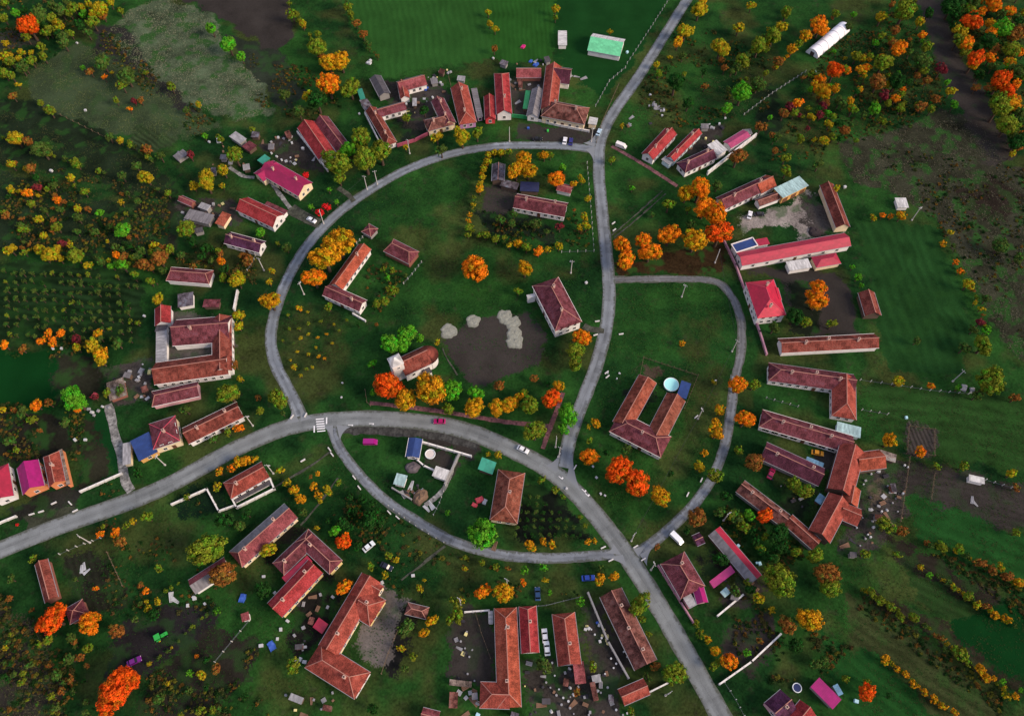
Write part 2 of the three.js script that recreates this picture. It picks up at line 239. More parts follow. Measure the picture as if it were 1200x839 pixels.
for (const [l, a, w] of [['faint tyre track crossing the grass towards the orange trees', [716, 276, 740, 256, 776, 224], 0.5], ['second faint tyre track crossing the grass towards the orange trees', [719, 279, 745, 258, 780, 227], 0.5], ['pale tyre track over the grass beside the long pink roofed house', [388, 528, 365, 545, 320, 572], 0.6], ['worn track across the grass below the southern lane', [522, 640, 500, 657, 470, 680], 0.7], ['second tyre track on the grass near the dark parked car', [396, 560, 372, 592, 352, 616], 0.6], ['dirt drive from the ring lane to the maroon hipped house', [415, 236, 405, 226, 396, 220], 2.2], ['gravel walk joining the hipped schoolhouse to the road', [708, 388, 692, 386, 684, 382], 2.4], ['concrete path through the dark courtyard by the white roofed shed', [536, 534, 526, 560, 514, 580, 498, 592], 1.4], ['dark asphalt drive from the ring lane to the magenta roofed house', [374, 262, 352, 252, 340, 244], 5], ['pale concrete walk in the yard of the magenta roofed house', [340, 244, 328, 228, 316, 212], 1.8], ['pale concrete walk behind the magenta roofed house', [268, 196, 286, 207, 298, 208], 1.6], ['earth path between the church plot and the green', [518, 408, 526, 424, 536, 440], 0.5]]) road('path', l, a, w, l.includes('concrete') ? M.concrete : M.track, 0.5, 'path');
{ // zebra crossing and other markings, painted on the main road
  const stripe = (x, y, len, w, dir, name) => { const [X, Z] = g(x, y); const m = part(name, new THREE.PlaneGeometry(len, w).rotateX(-Math.PI / 2), M.paint, mainRoad, X, mainY + 0.006, Z, dir); m.castShadow = false; };
  for (let k = 0; k < 6; k++) stripe(374.5 + k * 0.35, 491.2 + k * 2.8, 2.9, 0.42, 0.09, 'crosswalk_stripe');
  stripe(382.5, 493, 0.45, 2.6, 0.09, 'stop_line'); stripe(368, 503, 0.45, 2.6, 0.13, 'stop_line');
  for (const [x, y, r] of [[435, 496.5, 0.02], [410.5, 498, 0.05], [657, 560, -0.72], [684, 575, -0.8], [688, 580, -0.8]]) { stripe(x, y, 1.7, 0.22, r, 'lane_arrow'); stripe(x + 2.2, y + 0.4, 0.5, 0.6, r, 'lane_arrow'); }
}
// ---------- building materials ----------
const roofTex = (seed, blotch, streak) => tex(512, 512, (i, j) => {
  const row = Math.floor(j / 14), col = Math.floor((i + (row % 2) * 5) / 10), t = H2(col + seed * 91, row + seed * 7);
  const big = fbp(i / 512, j / 512, 5 + seed, 6, 4), st = fbp(i / 512, j / 512, 56, 4 + seed, 3), joint = (j % 14) < 3 ? 0.86 : 1;
  const k = (0.8 + 0.26 * (t - 0.5) + blotch * (big - 0.5) + streak * (st - 0.5)) * joint, grey = Math.max(0, big - 0.58) * 1.6 * blotch;
  return [k * (1 - grey * 0.5), k * (1 + grey * 0.15), k * (1 + grey * 0.3)];
});
const seamTex = tex(512, 256, (i, j) => { const s = (i % 32) < 3 ? 0.82 : 1, k = (0.86 + 0.2 * (fbp(i / 512, j / 256, 7, 6, 4) - 0.5)) * s; return [k, k, k]; });
const corrTex = tex(512, 512, (i, j) => { const s = 0.9 + 0.1 * Math.sin(i * 6.283 / 16), k = (0.86 + 0.4 * (fbp(i / 512, j / 512, 10, 5, 5) - 0.5) + 0.12 * (H2(i, j) - 0.5)) * s; return [k, k * 0.99, k * 0.98]; });
const RT = [roofTex(1, 0.5, 0.16), roofTex(2, 0.6, 0.2), roofTex(3, 0.95, 0.22)];
for (const t of RT) t.repeat.set(1 / 10, 1 / 10); seamTex.repeat.set(1 / 8, 1 / 6); corrTex.repeat.set(1 / 6, 1 / 9);
const tile = (c, k) => new THREE.MeshPhysicalMaterial({ map: RT[k], bumpMap: RT[k], bumpScale: 0.04, color: hex(c), roughness: 0.85, specularIntensity: 0.25 });
const metal = (c, r = 0.45) => new THREE.MeshStandardMaterial({ map: seamTex, bumpMap: seamTex, bumpScale: 0.03, color: hex(c), roughness: r, metalness: 0.1 });
const corr = (c) => new THREE.MeshStandardMaterial({ map: corrTex, bumpMap: corrTex, bumpScale: 0.03, color: hex(c), roughness: 0.8 });
const R = {
  terra: tile('#b4584a', 0), terra2: tile('#ac5c48', 1), orange: tile('#c2624a', 0), red: tile('#b84446', 0), rust: tile('#985044', 1), maroon: tile('#854850', 1), plum: tile('#6e3c4e', 0), purple: tile('#633854', 1),
  brick: tile('#9c5a48', 1), pink: tile('#a85a5e', 0), brown: tile('#86564e', 2), tan: tile('#a08f84', 2), oldgrey: tile('#77707a', 2), pale: tile('#b0a098', 1),
  scarlet: metal('#d81c44'), crimson: metal('#c02848'), magenta: metal('#b8107a'), rose: metal('#c0487a'), raspberry: metal('#b41a5a'), blue: metal('#2b4a8c'), navy: metal('#28305a'), teal: metal('#3aa68c'), mint: metal('#7ff0b0'), green: metal('#1f9458'),
  grey: corr('#8f8e94'), lgrey: corr('#b9bcc2'), white: corr('#f2f5f6'), cyan: corr('#c8f2f4'), dgrey: corr('#5a5860'), sky: corr('#7db4d8'),
};
const wallTex = tex(256, 256, (i, j) => { const k = 0.93 + 0.16 * (fbp(i / 256, j / 256, 6, 6, 4) - 0.5) + 0.04 * (H2(i, j) - 0.5); return [k, k, k]; }); wallTex.repeat.set(1 / 7, 1 / 7);
const plaster = (c) => new THREE.MeshStandardMaterial({ map: wallTex, color: hex(c), roughness: 0.92 });
const W = { white: plaster('#eceae8'), cream: plaster('#ecd9b4'), yellow: plaster('#e8cf90'), ochre: plaster('#d8a860'), pink: plaster('#dcaab0'), orange: plaster('#dc8a5a'), red: plaster('#d03a40'), brick: plaster('#8f5a4c'), grey: plaster('#8f8d8c'), wood: plaster('#5c4a3e'), aqua: plaster('#cfe6ea'), violet: plaster('#b684b4') };
const MW = { frame: mat('#dcdcda', 0.6), glass: new THREE.MeshPhysicalMaterial({ color: hex('#12161c'), roughness: 0.12, metalness: 0 }), door: mat('#5a3a2a', 0.7), gate: mat('#6b4a38', 0.8), cap: mat('#ab7a6c', 0.85), capred: mat('#c8465a', 0.7), chim: plaster('#c9a89a'), chimtop: mat('#3a3432', 0.95), fascia: mat('#e2dfda', 0.7), gutter: mat('#8d8f94', 0.5) };

// ---------- geometry for buildings ----------
function prism(pts, t, u, up, off) { // a flat polygon with a thickness t below it; u and up are the texture directions
  const n = pts.length, pos = [], uv = [], tri = (a, b, c) => { for (const q of [a, b, c]) { pos.push(q.x, q.y, q.z); uv.push(q.dot(u) + off, q.dot(up) + off * 0.7); } };
  const lo = pts.map((q) => q.clone().setY(q.y - t));
  for (let i = 1; i < n - 1; i++) { tri(pts[0], pts[i], pts[i + 1]); tri(lo[0], lo[i + 1], lo[i]); }
  for (let i = 0; i < n; i++) { const j = (i + 1) % n; tri(pts[i], lo[i], lo[j]); tri(pts[i], lo[j], pts[j]); }
  const G = new THREE.BufferGeometry(); G.setAttribute('position', new THREE.Float32BufferAttribute(pos, 3)); G.setAttribute('uv', new THREE.Float32BufferAttribute(uv, 2)); G.computeVertexNormals(); return G;
}
function bar(a, b, w, h) { const d = b.clone().sub(a), l = d.length(), G = new THREE.BoxGeometry(w, h, l + w * 0.5); G.lookAt(d); const m = a.clone().add(b).multiplyScalar(0.5); G.translate(m.x, m.y, m.z); return G.toNonIndexed(); }
function uvBox(w, h, d) { const G = new THREE.BoxGeometry(w, h, d), uv = G.attributes.uv, s = [[d, h], [d, h], [w, d], [w, d], [w, h], [w, h]]; for (let i = 0; i < 24; i++) uv.setXY(i, uv.getX(i) * s[i >> 2][0], uv.getY(i) * s[i >> 2][1]); return G; }
function winGeo(w, h) {
  const fr = [new THREE.BoxGeometry(w + 0.24, 0.12, 0.12).translate(0, h / 2 + 0.06, 0), new THREE.BoxGeometry(w + 0.34, 0.1, 0.2).translate(0, -h / 2 - 0.05, 0.03), new THREE.BoxGeometry(0.12, h, 0.12).translate(-w / 2 - 0.06, 0, 0), new THREE.BoxGeometry(0.12, h, 0.12).translate(w / 2 + 0.06, 0, 0), new THREE.BoxGeometry(0.07, h, 0.1).translate(0, 0, 0)];
  return mergeGeometries([mergeGeometries(fr), new THREE.BoxGeometry(w, h, 0.06)], true);
}
const GEO = { win: winGeo(1.1, 1.45), smallwin: winGeo(0.8, 0.8), arch: winGeo(2.3, 1.7), door: mergeGeometries([new THREE.BoxGeometry(1.3, 2.25, 0.12).translate(0, 1.12, 0)]), gate: new THREE.BoxGeometry(2.8, 2.6, 0.12).translate(0, 1.3, 0), chim: mergeGeometries([uvBox(0.75, 2.0, 0.75).translate(0, 0, 0), new THREE.BoxGeometry(0.95, 0.16, 0.95).translate(0, 1.0, 0)]), chimtop: new THREE.BoxGeometry(0.45, 0.1, 0.45) };
const WINMAT = [MW.frame, MW.glass];
const landmarks = [], footprints = [];
const blocked = (x, z, m = 0.4) => { for (const f of footprints) { const dx = x - f[0], dz = z - f[1], a = dx * f[2] + dz * f[3], c = dx * f[4] + dz * f[5]; if (a > -m && a < f[6] + m && c > -m && c < f[7] + m) return true; } for (const [rx, rz, w] of roadPts) { const d = (x - rx) ** 2 + (z - rz) ** 2; if (d < w * w) return true; } return false; };
const V = (x, y, z) => new THREE.Vector3(x, y, z);

function addBlock(root, s, wallMat, o) {
  const [x0, y0, x1, y1, x2, y2, h, type = 'g', roofA = 'terra', q = {}] = s;
  const p0 = g(x0, y0, h), p1 = g(x1, y1, h), p2 = g(x2, y2, h);
  let L = Math.hypot(p1[0] - p0[0], p1[1] - p0[1]); const ux = (p1[0] - p0[0]) / L, uz = (p1[1] - p0[1]) / L;
  let vx = -uz, vz = ux, Wd = (p2[0] - p1[0]) * vx + (p2[1] - p1[1]) * vz; if (Wd < 0) { vx = -vx; vz = -vz; Wd = -Wd; }
  footprints.push([p0[0], p0[1], ux, uz, vx, vz, L, Wd]);
  const bx = root.position.x, bz = root.position.z, P = (a, b, y) => V(p0[0] + ux * a + vx * b - bx, y, p0[1] + uz * a + vz * b - bz);
  const U = V(ux, 0, uz), VV = V(vx, 0, vz), pitch = q.pitch ?? (type === 'm' ? 0.22 : 0.72), ov = Math.min(q.ov ?? 0.4, Wd * 0.12), t = 0.2, off = rand() * 50;
  const wm = q.wall ? W[q.wall] : wallMat, mA = R[roofA], mB = R[q.b ?? roofA];
  const cap = q.cap ?? (mA.map === seamTex || mA.map === corrTex ? null : MW.cap);
  const slopeUp = (sx, c) => V(vx * sx * c, Math.sqrt(1 - c * c), vz * sx * c);
  const cen = P(L / 2, Wd / 2, 0), wallTop = (type === 'f') ? h : h + pitch * ov * (type === 'm' ? 1 : 1) - t - 0.03;
  const yaw = Math.atan2(-uz, ux);
  // walls: a solid body of the block, with gable triangles where the roof has no hip
  const geos = [];
  const wl = L - 2 * ov, ww = Wd - 2 * ov;
  geos.push(uvBox(wl, wallTop + 0.15, ww).rotateY(yaw).translate(cen.x, (wallTop - 0.15) / 2, cen.z).toNonIndexed());
  let roofParts = [], roofB = [], caps = [], ridgeY = h;
  if (type === 'f') {
    const e = 0.02;
    roofParts.push(prism([P(0, 0, h + t), P(L, 0, h + t), P(L, Wd, h + t), P(0, Wd, h + t)].reverse(), t, U, VV, off)); ridgeY = h + t;
    if (q.parapet) for (const [a, b, c, d] of [[0, 0, L, 0], [L, 0, L, Wd], [L, Wd, 0, Wd], [0, Wd, 0, 0]]) caps.push(bar(P(a, b, h + 0.3), P(c, d, h + 0.3), 0.35, 0.5));
  } else if (type === 'm') { // one slope falling towards c2's side
    const rise = pitch * Wd; ridgeY = h + rise;
    roofParts.push(prism([P(0, Wd, h), P(L, Wd, h), P(L, 0, h + rise), P(0, 0, h + rise)], t * 0.6, U, slopeUp(-1, 1 / Math.hypot(1, pitch)), off));
    for (const a of [ov, L - ov]) geos.push(prism([P(a, ov, wallTop + pitch * (Wd - 2 * ov)), P(a, Wd - ov, wallTop), P(a, ov, wallTop - 0.01)].map((v) => v.add(U.clone().multiplyScalar(a < L / 2 ? 0.1 : -0.1))), 0.02, VV, V(0, 1, 0), 0));
    geos.push(uvBox(wl, pitch * (Wd - 2 * ov), 0.15).rotateY(yaw).translate(P(L / 2, ov + 0.08, 0).x, wallTop + pitch * (Wd - 2 * ov) / 2 - 0.03, P(L / 2, ov + 0.08, 0).z).toNonIndexed());
  } else {
    const hA = type === 'h' || type === 'hA', hB = type === 'h' || type === 'hB', rise = pitch * Wd / 2, hl = Math.min(Wd / 2 * (q.hip ?? 1), L / 2 - 0.05), rA = hA ? hl : 0, rB = hB ? L - hl : L; ridgeY = h + rise;
    const c = 1 / Math.hypot(1, pitch), K = (v) => v;
    const r0 = P(rA, Wd / 2, ridgeY), r1 = P(rB, Wd / 2, ridgeY);
    roofParts.push(prism([P(0, Wd, h), P(L, Wd, h), r1, r0], t, U, slopeUp(-1, c), off));
    roofB.push(prism([P(L, 0, h), P(0, 0, h), r0.clone(), r1.clone()], t, U, slopeUp(1, c), off + 5));
    const ut = (s2) => V(ux * s2 * c, Math.sqrt(1 - c * c), uz * s2 * c);
    if (hA) roofParts.push(prism([P(0, 0, h), P(0, Wd, h), r0.clone()], t, VV, ut(1), off + 9));
    if (hB) roofParts.push(prism([P(L, Wd, h), P(L, 0, h), r1.clone()], t, VV, ut(-1), off + 13));
    for (const [f, a] of [[hA, ov + 0.12], [hB, L - ov - 0.12]]) if (!f) {
      const gy = wallTop + pitch * (Wd / 2 - ov), d = U.clone().multiplyScalar(0.12), tri = [P(a, ov, wallTop), P(a, Wd / 2, gy), P(a, Wd - ov, wallTop)];
      const G = new THREE.BufferGeometry(), A = tri.map((v) => v.clone().add(d)), B = tri.map((v) => v.clone().sub(d)), pos = [], uv = [];
      for (const v of [A[0], A[1], A[2], B[0], B[2], B[1], A[0], B[0], B[1], A[0], B[1], A[1], A[1], B[1], B[2], A[1], B[2], A[2]]) { pos.push(v.x, v.y, v.z); uv.push(v.dot(VV), v.y); }
      G.setAttribute('position', new THREE.Float32BufferAttribute(pos, 3)); G.setAttribute('uv', new THREE.Float32BufferAttribute(uv, 2)); G.computeVertexNormals(); geos.push(G);
    }
    if (cap) { caps.push(bar(r0.clone().setY(ridgeY + 0.04), r1.clone().setY(ridgeY + 0.04), 0.24, 0.14)); if (hA) for (const b of [0, Wd]) caps.push(bar(P(0, b, h + 0.05), r0.clone().setY(ridgeY + 0.05), 0.2, 0.12)); if (hB) for (const b of [0, Wd]) caps.push(bar(P(L, b, h + 0.05), r1.clone().setY(ridgeY + 0.05), 0.2, 0.12)); }
  }
  part('wall', mergeGeometries(geos), wm, root);
  const same = mA === mB; const rg = same ? mergeGeometries([...roofParts, ...roofB]) : mergeGeometries([mergeGeometries(roofParts), mergeGeometries(roofB.length ? roofB : roofParts)], true);
  const roof = part('roof', rg, same ? mA : [mA, mB], root);
  if (caps.length) part(type === 'f' ? 'parapet' : 'ridge_cap', mergeGeometries(caps), type === 'f' ? MW.fascia : cap, roof);
  if (type === 'g' || type[0] === 'h') for (const b of [-0.07, Wd + 0.07]) part('gutter', bar(P(0, b, h - 0.06), P(L, b, h - 0.06), 0.14, 0.12), q.fascia ? MW.fascia : MW.gutter, roof);
  // chimneys
  const nch = q.ch ?? (o.house && type !== 'f' && type !== 'm' ? 1 + (L > 16) : 0);
  for (let k = 0; k < nch; k++) { const a = L * (0.22 + 0.56 * (nch > 1 ? k / (nch - 1) : rand())) + (rand() - 0.5) * 2, sb = (k % 2 ? 0.44 : 0.58), b = Wd * sb, yy = ridgeY - Math.abs(sb - 0.5) * Wd * pitch + 0.55, c = P(a, b, yy); const ch = part('chimney', GEO.chim, MW.chim, roof, c.x, c.y, c.z, yaw); part('chimney_pot', GEO.chimtop, MW.chimtop, roof, c.x, c.y + 1.12, c.z, yaw); }
  // windows and doors on the sides that can be seen
  if (q.win !== 0 && (o.house || q.win)) {
    const st = h > 4.4 ? 2 : 1, mid = P(L / 2, Wd / 2, 0), toCam = V(-(mid.x + bx), 0, DIST * ST - (mid.z + bz)).normalize();
    const sides = [[L, (a) => P(a, Wd - ov, 0), VV.clone()], [L, (a) => P(L - a, ov, 0), VV.clone().negate()], [Wd, (a) => P(ov, a, 0), U.clone().negate()], [Wd, (a) => P(L - ov, Wd - a, 0), U.clone()]];
    sides.forEach(([len, at, n], si) => {
      if (n.dot(toCam) < 0.1) return;
      const turn = Math.atan2(n.x, n.z), step = q.step ?? 2.9, cnt = Math.max(1, Math.floor((len - 1.6) / step)), door = si < 2 && q.door !== 0 && !root.userData.hasDoor ? Math.floor(cnt / 2) : -1;
      for (let f = 0; f < st; f++) for (let k = 0; k < cnt; k++) {
        const p = at(len / 2 + (k - (cnt - 1) / 2) * step); p.addScaledVector(n, 0.03);
        if (f === 0 && k === door && cnt > 1) { root.userData.hasDoor = 1; const d = part('door', GEO.door, MW.door, root, p.x, 0.02, p.z, turn); continue; }
        part('window', q.arch ? GEO.arch : GEO.win, WINMAT, root, p.x, (q.arch ? 1.7 : Math.min(1.75, h * 0.52)) + f * 2.7, p.z, turn);
      }
    });
  }
  if (q.gate) { const n = VV.clone(), turn = Math.atan2(n.x, n.z); for (let k = 0; k < q.gate; k++) { const p = P(L * (k + 0.5) / q.gate, Wd - ov, 0); p.addScaledVector(n, 0.04); part('barn_door', GEO.gate, MW.gate, root, p.x, 0, p.z, turn); } }
  return { x: mid3(p0, p1, p2, 0), z: mid3(p0, p1, p2, 1), L, Wd };
}
function mid3(a, b, c, k) { return (a[k] + c[k]) / 2; }
function bld(name, label, category, lm, wall, blocks, o = {}) {
  const s = blocks[0], [cx, cz] = g((s[0] + s[4]) / 2, (s[1] + s[5]) / 2, 0);
  const root = thing(name, label, category, cx, cz, 0, o.group);
  const house = o.house ?? /house|farm|church|school/.test(name);
  for (const b of blocks) addBlock(root, b, W[wall], { house, ...o });
  delete root.userData.hasDoor;
  if (lm) landmarks.push([cx, cz, lm]);
  return root;
}
// blocks: three eave corners of the survey, eave height, roof form, roof, options
// north row
bld('barn', 'grey corrugated hay shed behind the northern farmyard', 'shed', 'grey hay shed', 'grey', [[433, 92, 444, 113, 456, 107, 3.2, 'g', 'dgrey', { pitch: 0.5 }]]);
bld('barn', 'brick red roofed outbuilding with a white wall behind the northern farmyard', 'barn', 'white walled outbuilding', 'white', [[464, 96, 495, 87.5, 498, 100, 3, 'g', 'pink', { win: 1, door: 0 }], [465, 97, 469, 116, 480, 113, 2.8, 'g', 'terra']]);
const nl = bld('farmhouse', 'L shaped rust roofed farmhouse with a turquoise roofed lean-to', 'house', 'L shaped northern farmhouse', 'white', [[428, 130, 452, 171, 466, 168, 3, 'hB', 'rust', {  }], [440, 128, 472.5, 119, 475, 129, 3, 'g', 'maroon', { ch: 0 }], [421, 119, 429, 131, 438, 127, 2.2, 'm', 'oldgrey'], [418, 105, 422, 117, 428, 115, 2.2, 'f', 'teal']]);
bld('farmhouse', 'farmhouse with maroon barn roof and brown front roof above ochre trees', 'house', 'maroon and tan farmhouse', 'cream', [[496, 141, 526, 133, 535, 145, 3.2, 'h', 'brown', {}], [505, 119, 519, 148, 534, 143, 3.2, 'g', 'maroon']]);
bld('farmhouse', 'steep terracotta farmhouse beside a long grey lean-to', 'house', 'farmhouse with grey lean-to', 'violet', [[528, 103, 538, 146, 558, 141, 3.2, 'hB', 'terra', {  }], [552, 104, 559, 138, 566, 137, 2.4, 'f', 'grey']]);
bld('cottage_house', 'small pink roofed cottage with a red front gable', 'house', 'red gabled cottage', 'red', [[567, 113, 568, 140, 581, 139, 3, 'g', 'red', { ch: 0 }]]);
bld('farmhouse', 'tall red tiled barn house with a white front gable', 'house', 'tall white gabled barn house', 'white', [[579, 86, 582, 134, 600, 132, 4, 'hA', 'red', { ch: 1 }]]);
bld('shed', 'small pink tiled shed at the back of the narrow yard', 'shed', 'pink yard shed', 'brick', [[605, 79.5, 634, 79.5, 635, 91, 2.4, 'g', 'pink']]);
bld('shed', 'narrow bright green roofed shelter in the northern yard', 'shed', 'green roofed shelter', 'wood', [[616, 106, 612.5, 127.5, 618.5, 127.5, 2.2, 'f', 'green']]);
bld('farmhouse', 'narrow grey roofed house with a white gable beside the green gate', 'house', 'narrow grey roofed house', 'white', [[624, 104, 617, 136, 631, 137, 3, 'g', 'grey', { ch: 0 }]]);
bld('farmhouse', 'large cream fronted farmhouse with hipped brown roof and orange back wing', 'house', 'large cream farmhouse', 'cream', [[634, 136, 685, 146, 694, 127, 4.2, 'h', 'brown', { step: 3.4 }], [640, 77, 633.5, 128, 653, 128, 4, 'g', 'terra', { ch: 0, win: 0 }], [651, 78, 671, 80.5, 669, 99, 3.2, 'g', 'plum', { ch: 0, wall: 'white', win: 0 }], [691, 137, 689, 145, 699, 147, 2.6, 'f', 'white', { ch: 0, win: 0 }]]);
bld('shed', 'tall white roofed booth on the northern lawn', 'shed', 'white lawn booth', 'white', [[654, 36, 654, 53, 664.5, 53, 2.4, 'f', 'white']]);
bld('barn', 'white barn with a mint green roof on the northern lawn', 'barn', 'mint roofed barn', 'white', [[695, 39, 733, 46, 726.5, 66, 3, 'g', 'mint', { b: 'white', pitch: 0.5 }]]);
// north-east farms
bld('farmhouse', 'first long red roofed farmhouse with a white street gable behind the pink paving', 'house', 'first white gabled eastern farm', 'white', [[752, 180, 780, 150, 793, 158, 3.4, 'g', 'red', {  }]]);
bld('farmhouse', 'second long red roofed farmhouse with a pale aqua front gable', 'house', 'aqua gabled farmhouse', 'aqua', [[781, 184, 814, 151, 819.5, 160, 3.2, 'g', 'red', {}], [775, 187, 780, 183, 787, 192, 2.6, 'f', 'lgrey', { win: 0, ch: 0 }]]);
bld('farmhouse', 'plum roofed farmhouse with a white canopy roof and rose roofed barn in line', 'house', 'plum farmhouse with rose barn', 'white', [[793, 191, 830, 174, 841, 185, 3.4, 'hA', 'plum', {  }], [829, 170, 840, 164, 849, 178, 3.6, 'f', 'white', { ch: 0, win: 0 }], [848, 166, 871, 152, 878, 161, 3, 'g', 'rose', { ch: 0, win: 0, pitch: 0.35 }], [870, 152, 880, 151, 883, 157, 2.6, 'f', 'grey', { ch: 0, win: 0 }]]);
bld('farmhouse', 'long maroon farmhouse with orange end roof and white wall by the orange trees', 'house', 'long maroon farmhouse', 'white', [[839, 232, 896, 206, 907, 219, 3.2, 'g', 'maroon', { win: 1 }], [880, 214, 898, 205, 908.5, 219, 3.25, 'g', 'orange', { ch: 0, win: 0 }]]);
bld('barn', 'open barn with a pale cyan sheet roof and a brown roofed annex', 'barn', 'cyan roofed barn', 'ochre', [[907, 221, 937, 206.5, 948.5, 217.5, 4, 'f', 'cyan', { gate: 3 }], [884.5, 234, 909, 225, 915, 233, 2.6, 'g', 'brown', { wall: 'white' }]]);
bld('barn', 'dark red tiled barn with ochre end gable at the gravel yard', 'barn', 'dark red gravel yard barn', 'cream', [[961, 217, 980, 267, 994.5, 260, 3.4, 'g', 'rust', { gate: 0 }]]);
bld('farmhouse', 'very long crimson sheet roofed building with white wall and blue roofed porch', 'house', 'long crimson roofed building', 'white', [[863, 296, 990, 273, 993, 289, 3.6, 'g', 'crimson', { pitch: 0.5, ch: 0, step: 6 }], [857, 287, 882, 279, 886, 289, 3.4, 'f', 'blue', { ch: 0, win: 0, parapet: 1 }], [885, 281, 899, 278.5, 902, 286, 2.8, 'f', 'crimson', { ch: 0, win: 0 }]]);
bld('shed', 'white flat roofed shed beside the navy courtyard', 'shed', 'white courtyard shed', 'white', [[921, 307, 947, 303, 950, 314, 2.6, 'f', 'white']]);
bld('shed', 'crimson hipped shed beside the white courtyard shed', 'shed', 'crimson hipped shed', 'cream', [[951, 301, 980, 296, 985, 309, 2.8, 'h', 'crimson', { pitch: 0.45 }]]);
bld('house', 'tall white house with a bright scarlet hipped metal roof', 'house', 'scarlet roofed house', 'white', [[874, 331, 888, 373, 921, 367, 5.4, 'h', 'scarlet', { pitch: 0.62, cap: MW.capred }], [904, 338, 908, 352, 916, 350, 5.2, 'g', 'scarlet', { ch: 0, win: 0 }]]);
bld('barn', 'small rust roofed barn at the edge of the eastern meadow', 'barn', 'small meadow barn', 'wood', [[1006, 343, 1014, 370, 1033, 368, 3, 'g', 'rust', {  }]]);
bld('barn', 'long narrow red tiled barn with a white end wall below the navy courtyard', 'barn', 'long narrow red barn', 'white', [[912, 397, 1025, 391, 1026, 408, 3, 'g', 'rust', { ch: 3, fascia: 1 }]]);
bld('farmhouse', 'L shaped maroon and terracotta roofed farmhouse by the eastern meadow', 'house', 'L shaped plum farmhouse', 'white', [[901, 425, 1001, 439, 998, 460, 3.4, 'hA', 'maroon', { ch: 3 }], [975, 440, 975, 487, 1004, 488, 3.4, 'hB', 'terra', { ch: 0 }]]);
bld('caravan', 'pale cyan roofed long trailer parked behind the plum farmhouse', 'trailer', 'cyan roofed trailer', 'aqua', [[981.5, 494, 1009.5, 501, 1006, 513, 2.6, 'f', 'cyan']]);
bld('farmhouse', 'long pink brown farmhouse with a white arcade of dark openings', 'house', 'white arcaded farmhouse', 'white', [[894, 480, 1000, 511, 994, 531, 3.4, 'hA', 'maroon', { ch: 3, arch: 1, step: 3.3, fascia: 1 }]]);
bld('barn', 'long plum roofed barn between the arcaded farmhouse and the green garden', 'barn', 'long plum barn', 'grey', [[899, 518, 967, 549, 958, 569, 3, 'g', 'plum', { ch: 2 }]]);
bld('barn', 'big cross shaped barn with several joined terracotta roofs', 'barn', 'big orange cross barn', 'wood', [[985, 519, 970, 572, 1001, 579, 4.4, 'g', 'terra', {  }], [1000, 531, 1031, 527, 1028, 550, 4, 'g', 'orange'], [990, 568, 986, 588, 1006, 592, 3.6, 'g', 'orange'], [972, 577, 948, 621, 974, 635, 4.2, 'g', 'terra', {  }], [988, 588, 1010, 597, 1000, 615, 3.8, 'g', 'terra']]);
bld('barn', 'long brown stable wing running to the big orange cross barn', 'barn', 'long brown stable', 'grey', [[873, 563, 927, 604, 917, 618, 3, 'g', 'brown', { ch: 2 }], [929, 603, 963, 633, 953, 645, 3.1, 'g', 'rust']]);
// south-east
bld('farmhouse', 'plum hipped house with a magenta sheet wing beside the main road', 'house', 'magenta plum roadside house', 'pink', [[774, 661, 798, 702, 826, 686, 3.8, 'h', 'maroon', { hip: 0.8 }], [800, 701, 808, 714, 817, 707, 2.8, 'm', 'lgrey', { ch: 0, win: 0 }], [812, 690, 817, 708, 829, 702, 3, 'g', 'magenta', { ch: 0, win: 0 }]]);
bld('barn', 'long narrow barn with a red ridge strip and patched grey western slope', 'barn', 'patched grey barn', 'wood', [[844, 617, 893, 674, 881, 687, 3, 'g', 'grey', { b: 'crimson', pitch: 0.5 }]]);
bld('shed', 'magenta sheet roofed shed between patched barn and roadside house', 'shed', 'magenta sheet shed', 'wood', [[831, 682, 856, 663, 861, 671, 2.6, 'm', 'magenta']]);
bld('shed', 'small dark purple shed near the white van', 'shed', 'small dark shed', 'wood', [[811, 628, 820, 624, 829, 635, 2.4, 'g', 'purple', { pitch: 0.4 }]]);
bld('farmhouse', 'very long lichen stained brown roofed farmhouse alongside the main road', 'house', 'long lichen roofed farmhouse', 'cream', [[703, 700, 744, 786, 770, 773, 3.4, 'g', 'brown', { ch: 3 }]]);
bld('barn', 'small orange roofed barn among the rubbish yard', 'barn', 'small orange barn', 'brick', [[724, 808, 754, 795, 762, 814, 3, 'g', 'terra', {  }]]);
bld('farmhouse', 'terracotta roofed house with a small pink lean-to at its southern end', 'house', 'violet and orange house', 'white', [[647, 720, 654, 781, 681, 775, 3.3, 'hA', 'terra', { hip: 0.6 }], [671, 776, 674, 802, 687, 800, 2.6, 'm', 'pink', { ch: 0, win: 0 }]]);
bld('farmhouse', 'narrow red roofed house with a white southern gable', 'house', 'narrow white gabled house', 'white', [[608, 711, 611, 766, 632, 764, 3.3, 'hA', 'red', { hip: 0.5 }]]);
bld('farmhouse', 'long L shaped orange tiled house with a hipped southern end', 'house', 'long orange L house', 'cream', [[579, 713, 583, 830, 611, 829, 3.4, 'h', 'orange', { ch: 2 }], [563, 799, 598, 800, 598, 831, 3.3, 'hA', 'terra', { ch: 0 }]]);
bld('shed', 'small white blue roofed shed against the long orange house', 'shed', 'small white blue shed', 'white', [[572, 716, 572.5, 731, 578, 731, 2.2, 'f', 'lgrey']]);
bld('shed', 'low lumber shelter with weathered plank roof in the dark yard', 'shed', 'lumber shelter', 'wood', [[527, 796, 553, 799, 553, 806, 2, 'm', 'tan']]);
bld('shed', 'brown plank hut below the lumber shelter', 'shed', 'brown plank hut', 'wood', [[527, 811, 526, 830, 536, 830, 2, 'm', 'brown']]);
